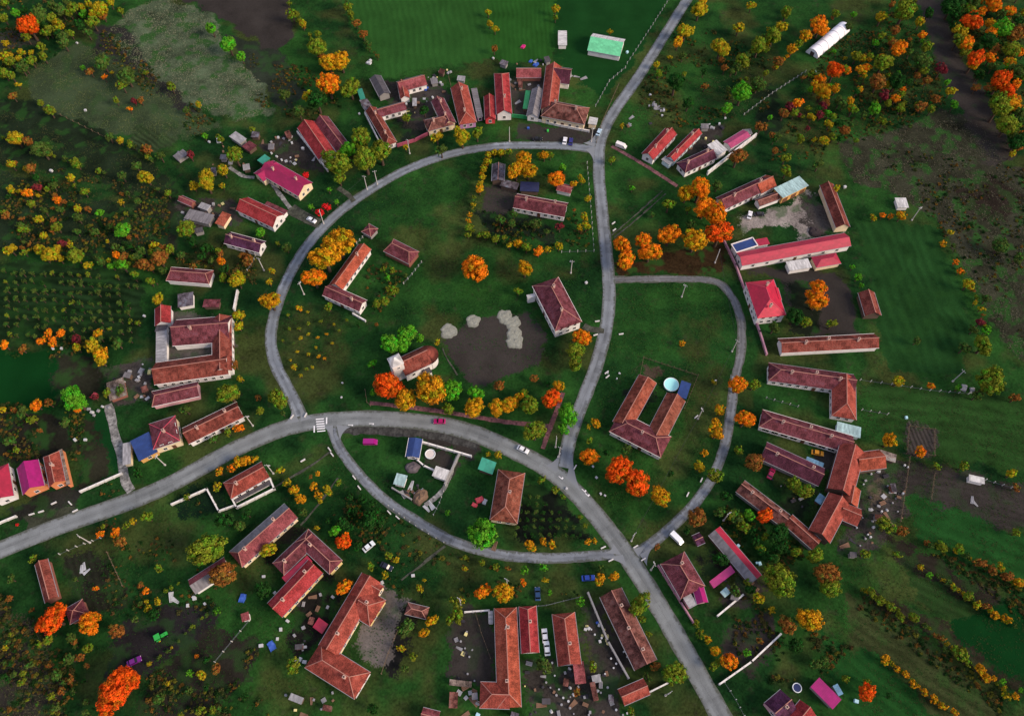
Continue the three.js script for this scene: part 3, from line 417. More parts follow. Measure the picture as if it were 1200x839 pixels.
bld('shed', 'small red tiled hut on the southern lawn', 'shed', 'small red lawn hut', 'brick', [[496, 829, 516, 834, 512, 850, 2.4, 'g', 'pink']]);
bld('farmhouse', 'large courtyard farmhouse with orange hipped wings around a concrete yard', 'house', 'orange courtyard farmhouse', 'cream', [[424, 671, 373, 756, 395, 770, 3.8, 'g', 'terra', { ch: 1 }], [424, 672, 450, 687, 443, 700, 3.7, 'hA', 'terra', { ch: 0 }], [412, 721, 433, 734, 448, 701, 3.6, 'hB', 'terra', { ch: 1, wall: 'yellow' }], [376, 752, 434, 788, 416, 820, 3.6, 'h', 'terra', { ch: 1, wall: 'white' }]]);
bld('shed', 'pink brown hipped outhouse at the corner of the concrete yard', 'shed', 'pink hipped outhouse', 'brick', [[478, 706, 503, 712, 500, 726, 2.8, 'h', 'brown', {  }]]);
bld('shed', 'tiny red roofed shed beside the courtyard farmhouse', 'shed', 'tiny red shed', 'wood', [[374, 724, 385, 732, 377, 743, 2.2, 'm', 'crimson']]);
bld('shed', 'pale tin roofed shed in the garden south of the courtyard farmhouse', 'shed', 'pale tin shed', 'wood', [[341, 812, 356, 818, 353, 826, 2, 'f', 'lgrey']]);
// south-west
bld('farmhouse', 'red tiled house with a white walled veranda beside the main road', 'house', 'white veranda house', 'white', [[261, 566, 306, 541, 315, 559.5, 3.6, 'hA', 'terra', { ch: 1 }], [273, 584, 317, 561, 320, 566, 1.1, 'f', 'dgrey', { ch: 0, win: 0 }]]);
bld('farmhouse', 'long farmhouse with rose red southern slope and grey northern slope', 'house', 'long rose roofed farmhouse', 'cream', [[268, 647, 333, 590, 347, 608, 3.4, 'hA', 'pink', { b: 'grey', hip: 0.6 }]]);
bld('barn', 'partly corrugated barn in line with the rose roofed farmhouse', 'barn', 'partly corrugated barn', 'white', [[220, 680, 262, 653, 270, 669, 2.8, 'g', 'grey', { b: 'pink' }]]);
bld('farmhouse', 'twin winged purple and red farmhouse with a yellow street front', 'house', 'twin winged farmhouse', 'yellow', [[361, 620, 401, 657, 387, 674, 3.8, 'h', 'maroon', { ch: 1, hip: 0.8 }], [319, 660, 360, 621, 374, 634, 3.6, 'hA', 'maroon', { win: 0 }], [313, 707, 361, 656, 377, 673, 3.6, 'g', 'red', { ch: 2 }], [330, 677, 360, 651, 367, 657, 3, 'f', 'crimson', { ch: 0, win: 0 }]]);
bld('barn', 'red brown tiled barn beside the flaming tree and purple outhouse', 'barn', 'bleached red barn', 'brick', [[40, 662, 52, 707, 68, 701, 3.2, 'g', 'rust', {}]]);
bld('shed', 'purple hipped outhouse between two flaming orange trees', 'shed', 'purple outhouse', 'brick', [[75, 714, 96, 702, 107, 717, 2.8, 'h', 'maroon', {  }]]);
bld('shed', 'tiny pink hut on the garden boundary wall', 'shed', 'tiny pink wall hut', 'white', [[282, 720, 291, 717, 295, 725, 2.2, 'm', 'pink']]);
bld('house', 'crimson roofed house with a white front on the main road', 'house', 'crimson roadside house', 'white', [[-14, 552, -8, 590, 16.5, 587, 4, 'hA', 'crimson', { ch: 0, pitch: 0.6 }]]);
bld('house', 'magenta sheet roofed house with an orange front gable', 'house', 'magenta roadside house', 'orange', [[19, 549, 26, 580, 52.5, 573, 4, 'g', 'magenta', { ch: 0 }]]);
bld('house', 'terracotta tiled house beside a grey flat roofed strip', 'house', 'pink and orange roadside house', 'orange', [[50, 536, 57, 571, 77, 567, 4, 'hA', 'terra', { ch: 1, hip: 0.5 }], [68, 528, 77.5, 569, 82, 568, 2.6, 'f', 'tan', { ch: 0, win: 0 }]]);
bld('house', 'square plum roofed house with a blue sheet roofed garage wing', 'house', 'plum house with blue garage', 'cream', [[174, 497, 205, 487, 215, 515, 4.6, 'h', 'maroon', { pitch: 0.45, ch: 1, cap: MW.capred }], [153, 518, 175, 507, 185, 529, 3.2, 'm', 'blue', { ch: 0, wall: 'ochre', win: 1, pitch: 0.1 }], [143.5, 520, 153, 518, 160, 542, 2.6, 'f', 'lgrey', { ch: 0, win: 0 }]]);
bld('farmhouse', 'long rust brown roofed house with a white street wall', 'house', 'long rust roofed house', 'white', [[213, 502, 277, 471, 286, 488.5, 3.4, 'g', 'rust', { fascia: 1,  }]]);
// west
bld('barn', 'hipped brick red barn among the western gardens', 'barn', 'hipped garden barn', 'white', [[200, 313, 250, 317, 246, 333, 3, 'h', 'maroon', { hip: 0.5, fascia: 1 }]]);
bld('farmhouse', 'square courtyard farmhouse with maroon wings around a yard', 'house', 'maroon courtyard farm', 'white', [[206, 375, 272, 370, 273, 400, 3.8, 'g', 'maroon', { ch: 1, fascia: 1, win: 0 }], [248, 374, 248, 438, 272, 438, 3.85, 'g', 'rust', { ch: 0, fascia: 1 }], [182, 425, 268, 413, 271, 438, 3.8, 'g', 'rust', { ch: 0, fascia: 1 }], [182.5, 389, 182, 432, 195, 432, 3, 'f', 'lgrey', { ch: 0, win: 0 }], [181, 362, 181, 382, 200, 382, 3.4, 'g', 'red', { ch: 0, win: 0 }], [183, 381, 196, 381, 196, 389, 2.8, 'f', 'dgrey', { ch: 0, win: 0 }]]);
bld('barn', 'plum barn with a pale gable south of the maroon courtyard farm', 'barn', 'plum pale gabled barn', 'pink', [[177, 459, 232, 447, 235, 464, 3, 'hA', 'maroon', { hip: 0.6, fascia: 1 }]]);
bld('shed', 'mauve grey shed behind the courtyard farm', 'shed', 'mauve grey shed', 'white', [[208, 345, 226, 342, 224, 358, 2.4, 'f', 'oldgrey']]);
bld('shed', 'dark red flat shed beside the mauve grey shed', 'shed', 'dark red flat shed', 'wood', [[239, 351, 258, 351, 258, 360, 2.2, 'f', 'maroon']]);
bld('shed', 'low garden shelter with earth roof near the junk heap', 'shed', 'earth roofed shelter', 'brick', [[124, 449, 144, 442, 157, 460, 2, 'f', 'tan']]);
// north-west
bld('barn', 'red tiled barn with a long white side wall behind the lime trees', 'barn', 'red lime tree barn', 'white', [[348, 150, 373, 187, 391, 175, 3.4, 'g', 'red', {  }]]);
bld('barn', 'plum roofed barn next to the red lime tree barn', 'barn', 'plum lime tree barn', 'brick', [[368, 143, 395, 179, 409, 169, 3.4, 'g', 'maroon', {  }]]);
bld('house', 'L shaped magenta red roofed house with a cream end wall', 'house', 'magenta L shaped house', 'cream', [[320, 188, 366, 214, 351, 231, 3.6, 'g', 'raspberry', { ch: 2, pitch: 0.6 }], [297, 203, 319, 188, 328, 199, 3.2, 'g', 'raspberry', { ch: 0, pitch: 0.5 }]]);
bld('shed', 'turquoise tin shed behind the magenta L shaped house', 'shed', 'turquoise tin shed', 'wood', [[301, 188, 310, 181, 315, 187, 2.2, 'f', 'teal']]);
bld('house', 'red roofed house with a white street gable beside the two red trees', 'house', 'white gabled red house', 'white', [[290, 231, 333, 251, 322, 268, 3.6, 'g', 'red', { ch: 0,  }], [313, 236, 337, 247, 333, 254, 2.6, 'f', 'maroon', { ch: 0, win: 0 }]]);
bld('house', 'dark plum roofed house with a white gable below the white gabled red house', 'house', 'dark plum house', 'white', [[270, 272, 311, 283, 306, 297, 3.2, 'g', 'purple', { fascia: 1, ch: 2 }]]);
bld('shed', 'brown roofed hut with a cream wall beside the grey junk shed', 'shed', 'brown hut', 'cream', [[261, 249, 252, 263, 260, 268, 2.4, 'm', 'terra2']]);
bld('shed', 'grey patched junk shed in the western yard', 'shed', 'grey junk shed', 'grey', [[222, 245, 251, 252, 247, 264, 2.4, 'f', 'grey'], [236, 237, 247, 241, 245, 248, 2.8, 'f', 'lgrey']]);
bld('shed', 'pink tiled hut at the end of the western yard', 'shed', 'pink tiled hut', 'brick', [[213, 229, 229, 236, 226, 243, 2.2, 'g', 'pink']]);
bld('shed', 'grey green tiled shed in the north western yard', 'shed', 'grey green shed', 'grey', [[268, 160, 276, 154, 286, 165, 2.4, 'f', 'lgrey']]);
bld('shed', 'dark crimson shed next to the grey green shed', 'shed', 'dark crimson shed', 'wood', [[283, 172, 292, 165, 298, 173, 2.2, 'f', 'maroon']]);
bld('shed', 'small tin shed under the bushes beyond the pale meadow', 'shed', 'small meadow tin shed', 'grey', [[202, 183, 214, 175, 220, 181, 2, 'f', 'grey']]);
// inside the ring
bld('farmhouse', 'L shaped farmhouse with orange wing and maroon front beside two golden trees', 'house', 'orange winged L farmhouse', 'white', [[387, 333, 430, 352, 420, 365, 3.3, 'g', 'maroon', { ch: 1, fascia: 1 }], [420, 286, 386, 333, 398, 344, 3.2, 'g', 'orange', { ch: 1 }]]);
bld('shed', 'small square purple roofed outhouse at the tip of the orange wing', 'shed', 'square purple outhouse', 'grey', [[432, 262, 443, 268, 437, 279, 2.6, 'h', 'maroon', { pitch: 0.4 }]]);
bld('barn', 'purple hipped barn standing free on the green', 'barn', 'purple hipped barn', 'brick', [[461, 280, 491, 295, 482, 311, 3.2, 'h', 'maroon', { hip: 0.6 }]]);
bld('schoolhouse', 'tall white schoolhouse with a hipped plum roof beside the gravel heaps', 'school', 'hipped white schoolhouse', 'white', [[623.7, 335, 650.6, 388, 681, 375, 5.4, 'h', 'maroon', { ch: 2, fascia: 1 }], [617, 346, 627, 344, 627, 348, 3.6, 'f', 'white', { win: 0, ch: 0 }]]);
bld('house', 'white house with a maroon roof inside the hedged square garden', 'house', 'hedged garden house', 'white', [[606, 227, 666, 238, 661, 254.5, 3.2, 'g', 'maroon', { ch: 2, fascia: 1 }]]);
bld('barn', 'collapsed looking mauve barn in the hedged garden', 'barn', 'mauve garden barn', 'wood', [[577, 192, 576, 212, 591, 211, 3, 'g', 'oldgrey', { pitch: 0.4 }]]);
bld('shed', 'mauve patched lean-to below the mauve garden barn', 'shed', 'mauve patched lean-to', 'wood', [[589, 210, 609, 215, 607, 223, 2.2, 'f', 'oldgrey']]);
bld('shed', 'violet tin roof behind the hedged garden house', 'shed', 'violet tin roofed shed', 'wood', [[610, 213, 632, 214, 630, 225, 2.6, 'f', 'navy']]);
bld('shed', 'small pink tiled hut east of the hedged garden house', 'shed', 'small pink garden hut', 'white', [[655, 214, 672, 218, 669, 227, 2.4, 'g', 'pink', { pitch: 0.5 }]]);
bld('farmhouse', 'U shaped farmhouse with lichened orange wings and white front between the two lanes', 'house', 'U shaped lichened farmhouse', 'white', [[727, 482, 787, 512, 772, 535, 3.6, 'h', 'maroon', { ch: 1, step: 4, fascia: 1 }], [749, 439, 718, 494, 739, 505, 3.5, 'hA', 'terra2', { ch: 0, win: 0, hip: 0.2 }], [782, 460, 757, 508, 779, 519, 3.5, 'g', 'brick', { ch: 0, win: 0 }]]);
bld('shed', 'bright blue tin roofed shed in the U shaped farmyard', 'shed', 'bright blue shed', 'wood', [[799, 446, 793, 464, 804, 469, 2.4, 'f', 'blue', { parapet: 0 }]]);
bld('house', 'large brick brown hipped house in the triangle', 'house', 'hipped triangle house', 'cream', [[584, 550, 574, 609, 606, 615, 3.8, 'h', 'brick', { hip: 0.9, ch: 1 }]]);
bld('house', 'small blue roofed house with white eaves in the triangle', 'house', 'blue roofed triangle house', 'white', [[479, 513, 475, 535, 491, 538, 3.2, 'g', 'blue', { ch: 0, pitch: 0.35, fascia: 1 }]]);
bld('shed', 'bright white roofed shed inside the walled triangle yard', 'shed', 'bright white shed', 'white', [[511, 546, 527, 551.5, 521.5, 563, 2.6, 'f', 'white']]);
bld('shed', 'pale aqua roofed hut at the corner of the triangle yard', 'shed', 'pale aqua hut', 'white', [[465, 554.5, 477.5, 557.5, 472, 570, 2.6, 'f', 'cyan']]);
bld('shed', 'teal sheet roofed garage near the hipped triangle house', 'shed', 'teal roofed garage', 'wood', [[565, 537, 560, 551, 577, 556, 2.6, 'm', 'teal']]);
// field edges
bld('shed', 'magenta sheet roofed barn on the southern field edge', 'barn', 'magenta field barn', 'grey', [[960, 794, 986, 820, 977, 832, 3, 'm', 'magenta', { pitch: 0.12 }], [976, 804, 983, 816, 988, 812, 2.4, 'f', 'sky']]);
bld('house', 'plum and red cross roofed house with pale side wall on the southern edge', 'house', 'cross roofed southern house', 'pink', [[896, 824, 915, 808, 936, 833, 3.4, 'g', 'purple', { ch: 1 }], [920, 842, 938, 820, 958, 837, 3.4, 'g', 'red', { ch: 0 }]]);
bld('shed', 'white roofed field trailer beside the dark ploughed strip', 'trailer', 'white field trailer', 'white', [[1136, 556, 1154, 560, 1152, 567, 2.2, 'f', 'white']]);
bld('shed', 'lone white roofed field hut on the eastern meadow', 'shed', 'lone white field hut', 'white', [[1049, 232, 1062, 232, 1063, 243.5, 2, 'f', 'white']]);
bld('shed', 'pale wooden hay rack shed behind the big orange cross barn', 'shed', 'pale hay rack', 'wood', [[1032, 527, 1051, 533, 1048, 542, 2.2, 'f', 'pale']]);
bld('shed', 'light blue tin shed beside the green garden of the big barn', 'shed', 'light blue tin shed', 'wood', [[961, 578, 968, 583, 962, 592, 2.2, 'f', 'sky']]);
bld('shed', 'blue tin roofed lean-to on the long plum barn', 'shed', 'blue tin lean-to', 'wood', [[946, 535, 966, 543, 964, 548, 2.4, 'f', 'sky']]);
bld('shed', 'pale sky blue shed near the patched grey barn', 'shed', 'pale sky shed', 'wood', [[844, 694, 851, 688, 855, 696, 2, 'f', 'cyan']]);
bld('shed', 'light tin shed beside the small orange barn', 'shed', 'light tin shed', 'wood', [[693, 792, 703, 790, 705, 799, 2, 'f', 'lgrey']]);
bld('shed', 'long brown plank shed in the rubbish yard', 'shed', 'long plank shed', 'wood', [[691, 800, 696, 822, 702, 821, 2.2, 'f', 'brown']]);
// ---------- church ----------
{
  const root = bld('church', 'white village church with a short tower and rounded apse under a maroon roof', 'church', 'white church', 'white', [[464, 421, 496, 406, 506, 426, 5, 'g', 'rust', { pitch: 0.85, win: 0, ch: 0 }]], { house: false });
  const bx = root.position.x, bz = root.position.z;
  const e0 = g(496, 406, 5), e1 = g(506, 426, 5), q0 = g(464, 421, 5), ux = e0[0] - q0[0], uz = e0[1] - q0[1], ul = Math.hypot(ux, uz), dx = ux / ul, dz = uz / ul;
  const vx = -dz, vz = dx, wd = Math.abs((e1[0] - e0[0]) * vx + (e1[1] - e0[1]) * vz), sx = Math.sign((e1[0] - e0[0]) * vx + (e1[1] - e0[1]) * vz);
  const mx = e0[0] + vx * sx * wd / 2 - bx, mz = e0[1] + vz * sx * wd / 2 - bz, r = wd / 2 - 0.35, yaw = Math.atan2(-dz, dx);
  const apse = new THREE.CylinderGeometry(r, r, 5.2, 14, 1, false, 0, Math.PI); apse.translate(0, 2.5, 0);
  part('apse_wall', apse, W.white, root, mx - dx * 0.3, 0, mz - dz * 0.3, yaw);
  const cone = new THREE.ConeGeometry(r + 0.45, (r + 0.35) * 0.85, 14, 1, false, 0, Math.PI); cone.translate(0, 5 + (r + 0.35) * 0.425, 0);
  part('apse_roof', cone, R.rust, root, mx - dx * 0.3, 0, mz - dz * 0.3, yaw);
  for (const k of [0.3, 0.62]) { const p = [q0[0] + dx * ul * k + vx * sx * (wd - 0.35), q0[1] + dz * ul * k + vz * sx * (wd - 0.35)]; part('window', GEO.win, WINMAT, root, p[0] - bx, 2.7, p[1] - bz, Math.atan2(vx * sx, vz * sx)); }
  const tx = q0[0] + vx * sx * wd / 2 - bx - dx * 1.2, tz = q0[1] + vz * sx * wd / 2 - bz - dz * 1.2;
  part('tower', uvBox(4.2, 11, 4.2).translate(0, 5.5, 0), W.white, root, tx, 0, tz, yaw);
  const tower = root.children[root.children.length - 1];
  part('cornice', new THREE.BoxGeometry(4.6, 0.3, 4.6), MW.fascia, tower, 0, 11.1, 0);
  part('spire', new THREE.ConeGeometry(3.1, 2.8, 4).rotateY(Math.PI / 4).translate(0, 12.65, 0), R.white, tower);
  for (const [x, z, t] of [[0, 2.12, 0], [2.12, 0, Math.PI / 2], [-2.12, 0, -Math.PI / 2]]) part('belfry_window', GEO.smallwin, WINMAT, tower, x, 9.2, z, t);
  // low vestry beside the apse
  const px = mx - dx * 3 + vx * sx * (r + 1.2), pz = mz - dz * 3 + vz * sx * (r + 1.2);
  part('vestry_wall', uvBox(2.6, 2.6, 2.2).translate(0, 1.3, 0), W.white, root, px, 0, pz, yaw); part('vestry_roof', uvBox(2.9, 0.15, 2.5), R.dgrey, root, px, 2.7, pz, yaw);
}
// ---------- polytunnel ----------
{
  const a = g(952, 63, 1), b = g(990, 31, 1), L = Math.hypot(b[0] - a[0], b[1] - a[1]), cx = (a[0] + b[0]) / 2, cz = (a[1] + b[1]) / 2;
  const root = thing('polytunnel', 'long white plastic polytunnel with rounded top among the orchard trees', 'polytunnel', cx, cz, Math.atan2(-(b[1] - a[1]), b[0] - a[0]));
  landmarks.push([cx, cz, 'white polytunnel']);
  const skin = new THREE.CylinderGeometry(3.4, 3.4, L, 28, 12, true, 0, Math.PI); skin.rotateZ(Math.PI / 2);
  { const p = skin.attributes.position; for (let i = 0; i < p.count; i++) { const y = p.getY(i), z = p.getZ(i), d = 1 - 0.03 * Math.abs(Math.sin(p.getX(i) * 1.05)); p.setY(i, Math.abs(y) * d); p.setZ(i, z * d); } skin.computeVertexNormals(); }
  const film = new THREE.MeshPhysicalMaterial({ color: hex('#eef0f6'), roughness: 0.4, side: THREE.DoubleSide });
  part('cover', skin, film, root);
  for (const s of [-1, 1]) { const e = new THREE.CircleGeometry(3.3, 24, 0, Math.PI); e.rotateY(s * Math.PI / 2); part('end_panel', e, film, root, s * (L / 2 - 0.1), 0, 0); }
  for (let k = 0; k <= 6; k++) { const h = new THREE.TorusGeometry(3.42, 0.07, 6, 24, Math.PI); h.rotateY(Math.PI / 2); part('hoop', h, MW.gutter, root, -L / 2 + 0.1 + k * (L - 0.2) / 6, 0, 0); }
  part('door', new THREE.BoxGeometry(0.1, 2.1, 2).translate(0, 1.05, 0), mat('#4a4038', 0.8), root, -L / 2, 0, 0);
}
function near(x, z) { let b = 1e9, r = ''; for (const [a, c, l] of landmarks) { const d = (a - x) ** 2 + (c - z) ** 2; if (d < b) { b = d; r = l; } } return r; }
// small lean-to sheds packed between the houses
for (const [x, y, w, h, r] of [[508, 95, 8, 6, 'grey'], [519, 84, 6, 5, 'brown'], [541, 92, 9, 5, 'lgrey'], [592, 74, 8, 5, 'oldgrey'], [640, 70, 6, 6, 'dgrey'], [610, 98, 5, 9, 'brown'], [486, 120, 5, 8, 'lgrey'], [300, 158, 9, 6, 'oldgrey'], [318, 172, 7, 6, 'grey'], [336, 158, 6, 7, 'brown'], [288, 196, 8, 6, 'lgrey'], [232, 270, 10, 5, 'dgrey'], [250, 200, 6, 6, 'oldgrey'], [262, 184, 7, 5, 'grey'], [664, 800, 6, 9, 'brown'], [640, 822, 10, 7, 'dgrey'], [556, 816, 7, 8, 'grey'], [604, 838, 9, 6, 'oldgrey'], [366, 728, 6, 9, 'brown'], [350, 758, 9, 6, 'dgrey'], [384, 830, 10, 7, 'brown'], [1046, 572, 6, 10, 'oldgrey'], [1030, 606, 9, 6, 'brown'], [1000, 650, 8, 6, 'dgrey'], [150, 440, 8, 6, 'grey'], [168, 456, 7, 6, 'brown'], [862, 700, 9, 6, 'grey'], [716, 818, 6, 8, 'oldgrey'], [440, 150, 5, 7, 'oldgrey'], [826, 148, 9, 5, 'grey']]) { const [gx, gz] = g(x, y); const n = { grey: 'grey', brown: 'brown tiled', lgrey: 'pale grey', oldgrey: 'mauve tiled', dgrey: 'dark grey' }[r], l = `small ${n} lean-to with ${w > h ? 'a wide' : 'a narrow deep'} roof near the ${near(gx, gz)}`, t = H2(x, y) * 3 - 1.5; bld('lean_to', l, 'shed', null, ['wood', 'grey', 'brick'][x % 3], [[x - w / 2, y - h / 2 + t, x + w / 2, y - h / 2 - t, x + w / 2 + t, y + h / 2 - t, 2.1, 'm', r, { pitch: 0.15 }]]); }
// ---------- walls and fences ----------
const FM = { white: plaster('#d9d8d6'), grey: plaster('#9b9a9a'), pink: plaster('#b98898'), wood: mat('#6b5c4c', 0.9), green: mat('#2a8a52', 0.6), post: mat('#b8b8b4', 0.9), maroon: mat('#96455a', 0.7), wire: mat('#5d6468', 0.6) };
function wall(name, label, cat, pts, h, w, m) {
  const P = line(pts), root = thing(name, label, cat, P[0][0], P[0][1]);
  for (let i = 1; i < P.length; i++) {
    const a = P[i - 1], b = P[i], L = Math.hypot(b[0] - a[0], b[1] - a[1]), n = Math.max(1, Math.round(L / 3)), t = Math.atan2(-(b[1] - a[1]), b[0] - a[0]);
    const body = part('wall_panel', uvBox(L + w, h, w).translate(0, h / 2 - 0.05, 0), m, root, (a[0] + b[0]) / 2 - P[0][0], 0, (a[1] + b[1]) / 2 - P[0][1], t);
    part('coping', new THREE.BoxGeometry(L + w + 0.1, 0.1, w + 0.16), m === FM.white ? MW.fascia : m, body, 0, h, 0);
    for (let k = 0; k <= n; k++) part('pier', uvBox(w + 0.2, h + 0.2, w + 0.2).translate(0, h / 2, 0), m, body, -L / 2 + L * k / n, 0, 0);
  }
  return root;
}
const postGeo = new THREE.BoxGeometry(0.22, 1.5, 0.22).translate(0, 0.7, 0);
function fence(name, label, pts, step, m, rails = 2, h = 1) {
  const P = line(pts), root = thing(name, label, 'fence', P[0][0], P[0][1]);
  for (let i = 1; i < P.length; i++) {
    const a = P[i - 1], b = P[i], L = Math.hypot(b[0] - a[0], b[1] - a[1]), n = Math.max(1, Math.round(L / step)), t = Math.atan2(-(b[1] - a[1]), b[0] - a[0]);
    for (let k = i > 1 ? 1 : 0; k <= n; k++) { const p = part('post', postGeo, m, root, a[0] + (b[0] - a[0]) * k / n - P[0][0], 0, a[1] + (b[1] - a[1]) * k / n - P[0][1], t + (rand() - 0.5) * 0.2); p.scale.y = h * (0.92 + rand() * 0.15); p.rotation.z = (rand() - 0.5) * 0.08; }
    for (let k = 0; k < rails; k++) part('rail', new THREE.BoxGeometry(L, 0.09, 0.06), m === FM.post ? FM.wire : m, root, (a[0] + b[0]) / 2 - P[0][0], h * (0.5 + k * 0.5), (a[1] + b[1]) / 2 - P[0][1], t);
  }
  return root;
}
wall('garden_wall', 'white garden wall joining the pink house to the concrete drive', 'wall', [95, 577, 143, 556], 1.3, 0.3, FM.white);
wall('garden_wall', 'low white wall in front of the crimson roadside house', 'wall', [-20, 622, 19, 606], 1.2, 0.3, FM.white);
wall('garden_wall', 'white walled enclosure beside the veranda house', 'wall', [202, 592, 243, 574, 257, 600, 274, 594], 1.3, 0.3, FM.white);
wall('veranda_wall', 'white balustrade of the veranda facing the dark yard', 'wall', [272, 584, 278, 596, 322, 574, 317, 562], 1.5, 0.35, FM.white);
wall('yard_wall', 'long white barn wall along the rose roofed barn', 'wall', [829, 205, 885, 161], 2.4, 0.4, FM.white);
wall('garden_wall', 'pink wall closing the forecourt of the scarlet roofed house', 'wall', [848, 283, 862, 312, 890, 390, 898, 416], 1.3, 0.45, FM.pink);
wall('garden_wall', 'maroon fence wall in front of the northern L shaped farmhouse', 'wall', [466, 172, 486, 166, 502, 158], 1.7, 0.35, FM.maroon);
wall('yard_wall', 'white boundary wall beside the L shaped northern farmhouse', 'wall', [428, 135, 446, 171], 1.8, 0.3, FM.white);
wall('yard_wall', 'white side wall below the red lime tree barn', 'wall', [349, 157, 384, 201], 1.6, 0.35, FM.white);
wall('yard_wall', 'pale wall of the triangle yard along the main road', 'wall', [493, 519, 552, 536], 1.7, 0.35, FM.white);
wall('yard_wall', 'pale wall dividing the triangle yard beside the white shed', 'wall', [538, 534, 522, 568], 1.5, 0.5, FM.grey);
wall('yard_wall', 'thin pale wall behind the blue roofed triangle house', 'wall', [493, 521, 489, 540, 497, 547, 508, 552], 1.4, 0.3, FM.white);
wall('yard_wall', 'low pale wall beside the hay heap in the triangle yard', 'wall', [460, 573, 482, 586], 1.2, 0.3, FM.grey);
wall('garden_wall', 'long white wall on the field south of the main road', 'wall', [843, 802, 880, 776, 914, 744], 1.3, 0.35, FM.white);
wall('garden_wall', 'white garden wall below the small orange barn', 'wall', [752, 816, 782, 801], 1.3, 0.3, FM.white);
wall('garden_wall', 'pale beam wall in the garden of the magenta roadside farm', 'wall', [841, 722, 870, 698], 1.0, 0.4, FM.white);
wall('street_wall', 'pink street wall of the magenta plum roadside house', 'wall', [771, 664, 797, 706, 812, 730], 1.4, 0.3, FM.pink);
wall('street_gate', 'bright green gate of the narrow northern yard', 'gate', [600, 137.5, 617, 139.5], 2.0, 0.15, FM.green);
wall('street_wall', 'cream front wall below the large cream farmhouse', 'wall', [630, 142, 650, 147, 690, 155], 1.2, 0.3, FM.white);
wall('yard_wall', 'white wall with red gate beside the dark red flat shed', 'wall', [279, 343, 275, 364], 1.8, 0.4, FM.white);
wall('garden_wall', 'white garden wall north of the long orange L house', 'wall', [545, 718, 573, 716], 1.2, 0.3, FM.white);
wall('yard_wall', 'grey yard wall beside the long lichen roofed farmhouse', 'wall', [689, 696, 712, 752, 736, 795], 1.5, 0.4, FM.grey);
wall('garden_wall', 'white path wall below the orange winged farmhouse', 'wall', [414, 369, 428, 377], 1.2, 0.35, FM.white);
fence('fence', 'pale fence bounding the garden beyond the orange winged farmhouse', [494, 308, 483, 322, 473, 333], 2.5, FM.post);
fence('fence', 'grey fence between the square purple outhouse and the orange wing', [432, 272, 418, 286], 2, FM.post);
fence('fence', 'white posted fence along the northern entry road', [784, 0, 768, 25, 745, 60, 735, 75], 3.2, FM.post, 1);
fence('fence', 'long garden fence between the mint roofed barn and the cream farmhouse', [733, 80, 714, 96, 698, 125], 3, FM.post);
fence('fence', 'fence along the verge of the northern entry road', [725, 100, 705, 145, 699, 168], 3, FM.wood);
fence('fence', 'white post fence east of the L shaped plum farmhouse', [1008, 446, 1045, 451, 1090, 458, 1135, 462], 3.4, FM.post, 1);
fence('fence', 'short white post fence below the plum farmhouse orchard', [1010, 481, 1040, 486], 3.2, FM.post, 1);
fence('fence', 'wire garden fence along the road beside the hedged garden', [688, 192, 693, 250, 696, 295, 658, 296], 3, FM.post, 1);
fence('fence', 'wooden fence around the U shaped farmyard', [750, 441, 754, 420, 818, 441, 802, 480], 2.4, FM.wood);
fence('fence', 'square pen fence round the dark garden bed', [1065, 500, 1095, 504, 1095, 535, 1063, 531, 1065, 500], 2.4, FM.wood);
fence('fence', 'plank fence of the rubbish yard behind the big cross barn', [1066, 536, 1060, 580, 1055, 612], 2.5, FM.wood);
fence('fence', 'fence dividing the ploughed strip', [1095, 556, 1091, 586], 2.5, FM.wood);
fence('fence', 'white post fence leading to the white field trailer', [1155, 563, 1185, 572], 3, FM.post, 1);
fence('fence', 'white post fence below the main road in the western garden', [70, 650, 90, 641, 118, 631], 2.6, FM.post, 1);
fence('fence', 'garden fence across the brown vegetable plot', [126, 648, 144, 687], 2.6, FM.wood);
fence('fence', 'long boundary fence through the southern western garden', [292, 728, 272, 752, 252, 776], 3, FM.post);
fence('fence', 'white leaning post fence south of the main road', [849, 800, 862, 820, 872, 839], 2.2, FM.post, 1);
fence('fence', 'fence along the concrete yard of the courtyard farmhouse', [466, 740, 455, 766, 447, 790], 2.5, FM.wood);
fence('fence', 'wire fence on the street front of the narrow white gabled house', [604, 713, 640, 710, 680, 700], 2.6, FM.wire);
fence('fence', 'fence in the dark yard by the long orange L house', [557, 718, 564, 742, 575, 772], 2.6, FM.wood);
fence('fence', 'pale triangle garden fence running to the lane', [522, 570, 515, 590, 508, 604], 2.2, FM.post);
fence('fence', 'roadside fence before the western barns', [290, 318, 298, 305, 302, 290], 2.4, FM.post);
fence('fence', 'white railing along the outer bend of the southern lane', [455, 593, 480, 612, 502, 626, 520, 636], 2.4, FM.post, 1, 0.7);
fence('fence', 'orchard fence at the foot of the pale meadow', [64, 132, 100, 150, 140, 170], 4, FM.wood, 1);
fence('fence', 'long pale field fence by the polytunnel orchard', [872, 135, 905, 110, 944, 85], 3, FM.post, 2);
fence('fence', 'garden fence inside the arcaded farm', [898, 467, 935, 477], 2.6, FM.post, 1);
fence('fence', 'fence at the church lawn corner', [428, 458, 430, 472, 434, 476], 2, FM.wood);
fence('fence', 'garden fence in front of the farmhouse with grey lean-to', [526, 92, 529, 104], 2, FM.wood);
